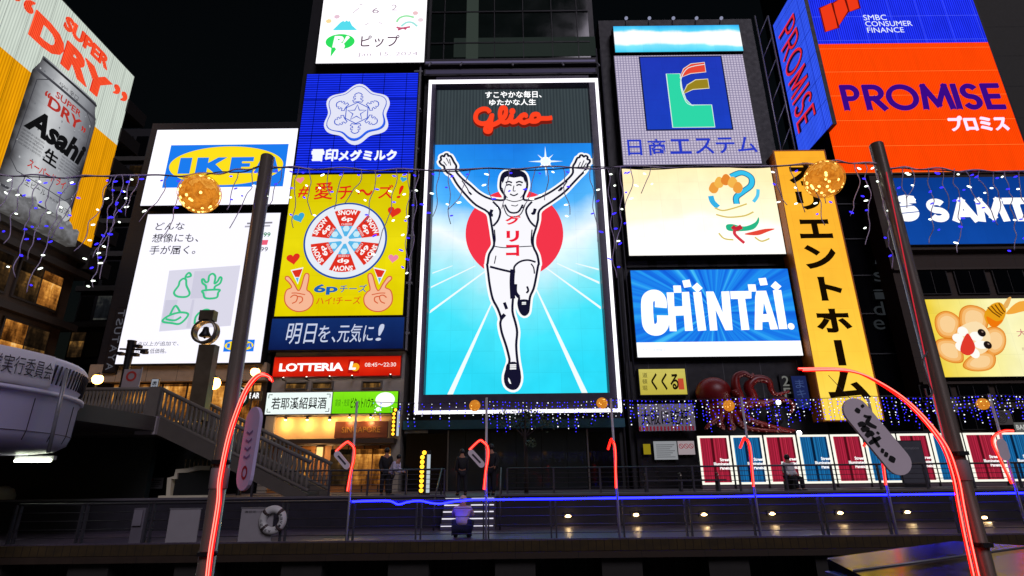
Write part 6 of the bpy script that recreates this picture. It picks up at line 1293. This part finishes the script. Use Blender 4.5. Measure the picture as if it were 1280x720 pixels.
# ------------------------------------------------------------------ far light poles, curtain of lights, lantern balls
REDL = EM('#ff1c14', 3.0); REDC = EM('#ff7a66', 2.2)
WBD = PB('board_white', '#f4e6ee', .5, var=.06)
FPY = DK + .05
def capsule(cx, cz, L_, W_, ang, n=8):
    pts = []
    for i in range(n + 1): a = math.pi * i / n; pts.append((W_ / 2 * math.cos(a), L_ / 2 - W_ / 2 + W_ / 2 * math.sin(a)))
    for i in range(n + 1): a = math.pi + math.pi * i / n; pts.append((W_ / 2 * math.cos(a), -L_ / 2 + W_ / 2 + W_ / 2 * math.sin(a)))
    return [(cx + x * math.cos(ang) - z * math.sin(ang), cz + x * math.sin(ang) + z * math.cos(ang)) for x, z in pts]
far = [(433, 502, 'first', 0, 1.0), (607.5, 497, 'second', 0, 1.05), (775, 498, 'third', R(78), 1.05), (951, 496, 'fourth', R(82), 1.0), (1121, 497, 'fifth', R(68), 1.0), (1285, 492, 'sixth', R(180), 1.1)]
for i, (px, pt_, od, yaw, k) in enumerate(far):
    b0_ = P(px, 672 - (px - 607) * .0115, FPY); hT = P(px, pt_, FPY).z
    t = thing('light_pole', 'slim pole with glowing red bow on the far canal edge, ' + od + ' from the bridge', 'light pole', (b0_.x, FPY, 0), 0, 'red bow light poles along the far canal edge')
    MB().tube([(0, 0, 0), (0, 0, hT)], .034, PB('far_pole_paint', '#c4c2c8', .4, .0), 8).build('pole', t)
    zA, zB = P(607, 612, FPY).z, P(607, 557, FPY).z
    cz_ = math.cos(yaw); sn = math.sin(yaw)
    if i == 5: arc = [(-.12, zA), (-.28, zB - .45), (-.34, zB - .1), (-.22, zB + .12), (.1, zB + .24), (.35, zB + .24)]
    else: arc = [(-.05, zA), (-.03 + .03, zA + .5), (.14 - .08, zB - .35), (.05, zB - .05), (-.08, zB + .1), (-.2, zB + .13), (-.48, zB - .12)]
    if i < 5: fn = lambda x, z: (x * cz_ - .01, -.06 + x * sn * -1, z)
    else: fn = lambda x, z: (x, -.06, z)
    q_ = [fn(*p) for p in catmull([Vector(p) for p in arc], 6)]; o_ = MB().tube(q_, .036, REDL, 8).build('bow_light', t); MB().tube([(p[0], p[1] - .026, p[2]) for p in q_], .017, EM('#ff7a68', 1.4), 6).build('bright_core', o_)
    if i in (0, 1): m = MB(); m.poly(capsule(-.28, zB - .36, .62, .19, .75), -.1, WBD, -.08); m.stroke([(-.4, zB - .24), (-.16, zB - .48)], .05, -.104, PB('board_ink', '#3a3040', .7)); m.build('hanging_board', t)
    elif i == 5: m = MB(); m.poly(capsule(-.12, zB - .28, .6, .3, 0), -.1, WBD, -.08); m.build('hanging_board', t)
# curtain of blue and white lights: one span between two poles, hanging strands as parts
CB, CW_ = EM('#3830ff', 2.2), EM('#f4f6ff', 1.7); WIRE = PB('wire_dark', '#3a3644', .7)
CV = P(640, 500, FPY).z
def strand_mesh(rr, ln_, r, dz):
    m = MB(); m.tube([(rr.uniform(-.01, .01), 0, 0)] + [(rr.uniform(-.02, .02), rr.uniform(-.02, .02), -z) for z in [ln_ * .5, ln_]], .004, WIRE, 4)
    z = dz * .4; c = rr.random() < .5
    while z < ln_: m.ball((rr.uniform(-.04, .04), -.01, -z), r * rr.uniform(.7, 1.15), CW_ if rr.random() < .28 else CB, 6, 4); z += dz * rr.uniform(.75, 1.3)
    return m.mesh('strand')
rr = random.Random(11); SM = [strand_mesh(rr, l, .0165, .092) for l in (.35, .45, .5, .55, .62, .7, .78, .85, .95, .5, .66, .42, .58, .74, .8, .64, .4, .9, .72, .6, .52, .68)]
tops = [base.x - step] + [base.x + step * k for k in range(0, 5)]
for i in range(6):
    x0 = tops[i] if i < 6 else 0; x1 = x0 + step; a_sag = .06
    if i == 0: x0 = P(500, 500, FPY).x - .9
    nm = ('restaurant', 'the runner screen', 'the octopus', 'the orange vertical sign', 'the lit panels', 'the honey lightbox')[i]
    t = thing('light_curtain', ['curtain of blue and white lights strung in front of the green lightbox', 'curtain of blue and white lights strung below the runner screen', 'curtain of blue and white lights strung across the brush sign banner', 'curtain of blue and white lights strung across the octopus arms', 'curtain of blue and white lights strung behind the right big pole', 'curtain of blue and white lights strung at the right edge below the honey lightbox'][i], 'string lights', ((x0 + x1) / 2, FPY, CV), 0, 'curtains of lights between the far poles')
    L_ = x1 - x0; MB().tube([(-L_ / 2 + L_ * k / 8, 0, -a_sag * 4 * (k / 8) * (1 - k / 8)) for k in range(9)], .009, WIRE, 5).build('cable', t)
    nS = int(L_ / (.125 if i else .24))
    for k in range(nS):
        f = (k + .5) / nS; o = bpy.data.objects.new('strand', rr.choice(SM)); COL.objects.link(o); o.parent = t; o.location = (-L_ / 2 + L_ * f + rr.uniform(-.04, .04), 0, -a_sag * 4 * f * (1 - f)); o.rotation_euler = (0, 0, rr.uniform(0, 6.28))
# lantern ball: woven shell, small warm bulbs and an added inner ball that glows
OGL = EM('#ffd070', 3.5); WEAVE = EM('#e08a2c', .8)
def lantern(loc, r, label, nb, rods=.018, grp='lantern balls on the strings of lights'):
    t = thing('lantern_ball', label, 'lantern', loc, 0, grp); rr2 = random.Random(int(abs(loc[0]) * 100))
    m = MB()
    for k in range(22):
        nrm = Vector((rr2.gauss(0, 1), rr2.gauss(0, 1), rr2.gauss(0, 1))).normalized(); a = nrm.orthogonal().normalized(); b_ = nrm.cross(a); off = rr2.uniform(-.4, .4); q = math.sqrt(1 - off * off)
        m.tube([tuple((nrm * off + (a * math.cos(t_) + b_ * math.sin(t_)) * q) * r) for t_ in (2 * math.pi * j / 24 for j in range(24))], r * rods, WEAVE, 4, True)
    m.build('woven_shell', t); MB().ball((0, 0, 0), r * .93, LANT, 24, 16).build('inner_glow', t); m = MB()
    for k in range(nb):
        v = Vector((rr2.gauss(0, 1), rr2.gauss(0, 1), rr2.gauss(0, 1))).normalized() * r * .91; MB().ball((v.x, v.y, v.z), r * .075, OGL, 8, 5).build('bulb', t)
    return t
LANT = EMRAMP('lantern_inner_glow', 'z', -.2, .2, [(0, '#b05c10'), (.35, '#e8902c'), (.5, '#c46c14'), (.7, '#f4a844'), (1, '#c87820')], 1.0, 2.2, 14)
for px, py, lb in ((593.5, 507, 'small glowing lantern ball below the left corner of the runner screen'), (752.5, 504, 'small glowing lantern ball below the right corner of the runner screen'), (911, 507, 'small glowing lantern ball in front of the octopus'), (1228.5, 505, 'small glowing lantern ball under the honey lightbox')):
    p = P(px, py, FPY - .05); lantern((p.x, p.y, p.z), .16, lb, 26, .04)

# ------------------------------------------------------------------ near poles, string lights and boards
NY = 3.75; POLEM = PB('pole_steel', '#82786e', .27, .4, var=.3, scale=4, stretch=(6, 6, .4))
def near_pole(px_t, py_t, px_b, label, arc, sleeve):
    X = (P(px_t, py_t, NY).x + P(px_b, 720, NY).x) / 2; t = thing('big_light_pole', label, 'light pole', (X, NY, -.02)); h = P(px_t, py_t, NY).z + .02
    MB().lathe([(.09, 0), (.09, .015), (.049, .02), (.049, h - .01), (.043, h), (0, h)], POLEM, 24).build('pole', t)
    z = P(sleeve[0], sleeve[1], NY).z + .02; MB().lathe([(.054, z - .06), (.0555, z - .058), (.0555, z + .06), (.054, z + .062)], PB('label_sleeve', '#8e8284', .6), 24).build('label_sleeve', t)
    for zc_ in (.62, 1.15, 1.68): MB().lathe([(.050, zc_ - .012), (.0535, zc_ - .012), (.0535, zc_ + .012), (.050, zc_ + .012)], BLACK, 24).box(-.03, .03, -.075, -.05, zc_ - .012, zc_ + .012, BLACK).build('clamp', t)
    for k, off in ((0, 0), (1, .026)):
        pts = [P(px, py, NY - .07) for px, py in arc]; q = catmull([Vector((p.x - X + off * .8, -.07 - .012 * k, p.z + .02 - off * (.5 if k else 0))) for p in pts], 8)
        o_ = MB().tube([tuple(p) for p in q], .0088, EM('#ff140e', 2.6), 8).build('bow_light', t); MB().tube([(p.x - .001, p.y - .0062, p.z + .001) for p in q], .0042, EM('#ff9484', 1.6), 6).build('bright_core', o_)
    return t, X
t, XL = near_pole(336, 195, 254, 'tall steel pole with red bow light in front of the bridge stairs', [(257, 735), (262, 690), (272, 628), (274, 598), (284, 549), (295, 514), (308, 484), (322, 468), (334, 469), (338, 475)], (284, 598))
t, XR = near_pole(1101, 180, 1226, 'tall steel pole with red bow light in front of the orange billboard', [(1220, 735), (1206, 672), (1198, 632), (1190, 591), (1174, 551), (1137, 507), (1097, 478), (1057, 462), (998, 461)], (1197, 588))
tag(t); m = MB(); q = [P(*p, NY - .06) for p in ((1108, 215), (1142, 380), (1168, 500), (1190, 590))]; m.tube([(p.x - XR, -.06, p.z + .02) for p in q], .0035, EM('#c02838', 1.2), 6); m.build('red_cord', t)
m = MB(); q = catmull([Vector((P(*p, NY - .06).x - XR, -.07, P(*p, NY - .06).z + .02)) for p in ((1158, 440), (1152, 452), (1156, 468), (1160, 480), (1164, 492), (1158, 496), (1155, 486))], 5); m.tube([tuple(p) for p in q], .006, PB('hook_grey', '#6a6468', .6), 6); m.build('hook', t)
# hanging boards
s = thing('paddle_board', 'long white rounded board with black brush writing hanging before the striped panels', 'board', P(1095, 545, NY - .3)); o0 = s.location.copy()
def pb_(px, py): p = P(px, py, NY - .3); return (p.x - o0.x, p.z - o0.z)
a, b_ = pb_(1067, 511), pb_(1124, 580); ang = math.atan2(b_[1] - a[1], b_[0] - a[0]) + math.pi / 2; L_ = math.hypot(b_[0] - a[0], b_[1] - a[1])
MB().poly(capsule((a[0] + b_[0]) / 2, (a[1] + b_[1]) / 2, L_ + .12, .155, ang, 10), -.01, WBD, .01).build('panel', s)
m = MB()
def b7(l): return [pb_(1000 + x / 4.5, 480 + y / 4.5) for x, y in l]
for l, w_ in (([(306, 140), (318, 150), (332, 158)], .03), ([(340, 118), (352, 132)], .022), ([(352, 178), (374, 186), (396, 184)], .018), ([(388, 190), (372, 215), (392, 232), (424, 246)], .026), ([(322, 232), (345, 226), (362, 240)], .032), ([(340, 262), (362, 252), (384, 262)], .034), ([(366, 296), (388, 276), (408, 290)], .034), ([(384, 336), (412, 318), (446, 300)], .026), ([(402, 298), (420, 326), (440, 356)], .02), ([(448, 372), (466, 380)], .028), ([(468, 392), (488, 402)], .03), ([(494, 414), (528, 432)], .036), ([(424, 270), (440, 282)], .014)): 
    q = catmull([Vector(p) for p in b7(l)], 4); n = len(q); m.stroke(q, [w_ * (.55 + .45 * math.sin(math.pi * (k + .6) / (n + .2))) for k in range(n)], -.0125, PB('brush_black', '#0a0a0c', .7))
m.build('brush_writing', s)
m = MB(); e = pb_(1057, 462); m.tube([(a[0], 0, a[1] + .05), (e[0], .2, e[1])], .002, WIRE, 4); m.build('cord', s)
s = thing('paddle_board', 'narrow lavender rounded board seen nearly edge on beside the left big pole', 'board', P(312, 560, NY - .15), R(-40)); a, b_ = P(317, 514, NY - .15), P(306, 606, NY - .15); L_ = a.z - b_.z
MB().poly(capsule(0, 0, L_ + .06, .185, -.06, 10), -.01, PB('lavender_board', '#dccffc', .5, var=.08), .01).build('panel', s); m = MB()
m.stroke([(.03 * math.cos(t_), -L_ * .33 + .034 * math.sin(t_)) for t_ in (2 * math.pi * k / 10 for k in range(10))], .016, -.0125, PB('rosette_red', '#a82440', .6), True)
m.build('rosette', s); m = MB()
for k in range(4): m.stroke([(-.04, L_ * (.22 - k * .11)), (.0, L_ * (.19 - k * .11)), (.04, L_ * (.23 - k * .11))], .014, -.0125, PB('faded_ink', '#8474ac', .6))
m.build('brush_writing', s)
m = MB(); m.tube([(0, 0, L_ / 2), (0.02, .02, L_ / 2 + .16)], .002, WIRE, 4); m.build('cord', s)
# strings of lights
NWIRE = PB('wire_lilac', '#d0c0e0', .6); NB, NW = EM('#3226ff', 2.6), EM('#f2ffee', 3.0)
BULB = {}
for nm, mt in (('blue', NB), ('white', NW)):
    m = MB(); m.ball((0, 0, 0), .0062, mt, 8, 5, (1.0, 1.0, 1.8)); BULB[nm] = m.mesh('bulb')
def garland(label, cpts, strands, seed):
    rr = random.Random(seed); q = [P(px, py, NY) for px, py in cpts]; t = thing('string_lights', label, 'string lights', (q[len(q) // 2].x, NY, q[len(q) // 2].z), 0, 'strings of lights near the camera'); o0 = t.location
    cab = catmull([Vector((p.x - o0.x, p.y - NY, p.z - o0.z)) for p in q], 10); m = MB(); m.tube([(p.x, .012 * math.sin(i * .7), p.z + .006 * math.sin(i * .9)) for i, p in enumerate(cab)], .0065, NWIRE, 6); m.tube([(p.x, .012 * math.cos(i * .6), p.z - .008 - .006 * math.sin(i * .5)) for i, p in enumerate(cab)], .0045, WIRE, 6); m.build('cable', t)
    for px, ln_ in strands:
        x = P(px, 212, NY).x - o0.x; z0 = min(cab, key=lambda p: abs(p.x - x)).z; L_ = ln_ / 177.0; sw = rr.uniform(-.16, .04); n = max(3, int(L_ / .055)); pts = []
        for k in range(n + 1): f = k / n; pts.append((x + sw * f * f + .010 * math.sin(k * 1.3 + px), rr.uniform(-.015, .015), z0 - L_ * f))
        pq = catmull([Vector(p) for p in pts], 3); m = MB(); m.tube([tuple(p) for p in pq], .0032, NWIRE, 5); o = m.build('strand', t)
        k = .05
        while k < L_ + .01:
            f = min(1, k / L_); p = pq[min(len(pq) - 1, int(f * (len(pq) - 1)))]; d = rr.choice((-1, 1)); ln2 = rr.uniform(.012, .05); e = Vector((p.x + d * ln2, p.y - .01, p.z - rr.uniform(.005, .03)))
            b2 = bpy.data.objects.new('bulb', BULB['white' if rr.random() < .45 else 'blue']); COL.objects.link(b2); b2.parent = o; b2.location = e; b2.rotation_euler = (0, R(90 + rr.uniform(-35, 35)) * d, 0); b2.scale = (1, 1, rr.uniform(.8, 1.7))
            k += rr.uniform(.085, .16)
    return t
rr = random.Random(2)
garland('string of dangling lights hanging left of both tall poles, across the beer billboard', [(-70, 215), (0, 218), (80, 221), (150, 219), (230, 219), (290, 214), (330, 207)], [(18, 130), (34, 100), (52, 145), (70, 120), (88, 165), (104, 90), (140, 110), (148, 160), (156, 150), (166, 120), (176, 60), (212, 70), (232, 95), (296, 60), (318, 90)], 5)
garland('string of dangling lights spanning between the two tall poles', [(336, 208), (380, 210), (470, 212), (560, 212), (650, 210), (780, 209), (900, 208), (1000, 206), (1050, 202), (1104, 206)], [(352, 60), (372, 90), (388, 70), (410, 40), (428, 60), (452, 50), (470, 80), (496, 130), (512, 150), (522, 160), (548, 70), (562, 80), (586, 60), (610, 50), (635, 60), (668, 60), (684, 50), (704, 70), (738, 110), (760, 160), (776, 120), (790, 60), (812, 40), (968, 60), (990, 70), (1012, 90), (1030, 60), (1072, 80), (1082, 120), (1096, 150)], 9)
garland('string of dangling lights right of both tall poles, across the blue company sign', [(1104, 210), (1140, 210), (1200, 213), (1260, 214), (1340, 212)], [(1114, 90), (1126, 60), (1142, 45), (1158, 110), (1176, 60), (1190, 120), (1206, 50), (1222, 80), (1240, 60), (1254, 115), (1270, 70), (1290, 100)], 13)
p = P(249.5, 242, NY); lantern((p.x, p.y, p.z), .148, 'big orange lantern ball with warm bulbs in front of the furniture logo', 46, .010); p = P(1030, 224, NY); lantern((p.x, p.y, p.z), .142, 'big orange lantern ball with warm bulbs at the top of the orange vertical sign', 46, .010)

# ------------------------------------------------------------------ boat on the canal at the lower right
g = thing('tour_boat', 'low boat with a glossy glass roof reflecting the signs at the lower right', 'boat', (0, 0, 0)); bz = -.12
A_, B_, C_, D_ = [Vector((P(x, y, Y).x, Y, 0)) for x, y, Y in ((1028, 698, 11.2), (1196, 691, 12.6), (1420, 715, 11.4), (1100, 722, 9.2))]
RFG = PB('boat_roof_glass', '#14141a', .2, 0, var=.2, scale=5); n_ = 10
ctr = (A_ + B_ + C_ + D_) / 4; g.location = (ctr.x, ctr.y, -1.1)
D2 = Vector((D_.x + 2.6, 7.6, 0)); outl = [A_, B_, C_, Vector((C_.x, 8.0, 0)), D2, D_]; outl = [(p.x - ctr.x, p.y - ctr.y) for p in outl]
def loft(z0, z1, k0, k1, mat):
    N = len(outl); V = [(x * k0, y * k0, z0) for x, y in outl] + [(x * k1, y * k1, z1) for x, y in outl]; return MB().add(V, [(i, (i + 1) % N, N + (i + 1) % N, N + i) for i in range(N)][::1] + [tuple(range(N, 2 * N))[::-1], tuple(range(N))], mat)
zR = 1.02
loft(-.3, .45, .86, .98, PB('boat_hull', '#20242c', .4)).build('hull', g); loft(.46, zR - .06, .94, .94, PB('boat_cabin_glass', '#14161c', .1)).build('cabin', g); loft(zR - .05, zR, 1.0, 1.0, PB('boat_roof_rim', '#6a6a78', .35, .5)).build('roof_rim', g)
m = MB(); N = len(outl); m.add([(x * .965, y * .965, zR + .02 + .085 * (y + 2.2)) for x, y in outl] + [(x * .965, y * .965, zR - .01) for x, y in outl], [tuple(range(N))[::-1]] + [(i, (i + 1) % N, N + (i + 1) % N, N + i) for i in range(N)], RFG); m.build('roof', g)
m = MB(); a = Vector(outl[0]); 
for k in (2,): q0 = Vector(outl[0]).lerp(Vector(outl[5]), k / 4) * .96; q1 = Vector(outl[1]).lerp(Vector(outl[2]), k / 4) * .96; m.tube([(q0.x, q0.y, zR + .03 + .085 * (q0.y + 2.2)), (q1.x, q1.y, zR + .03 + .085 * (q1.y + 2.2))], .018, GALV, 5)
m.build('roof_bar', g)
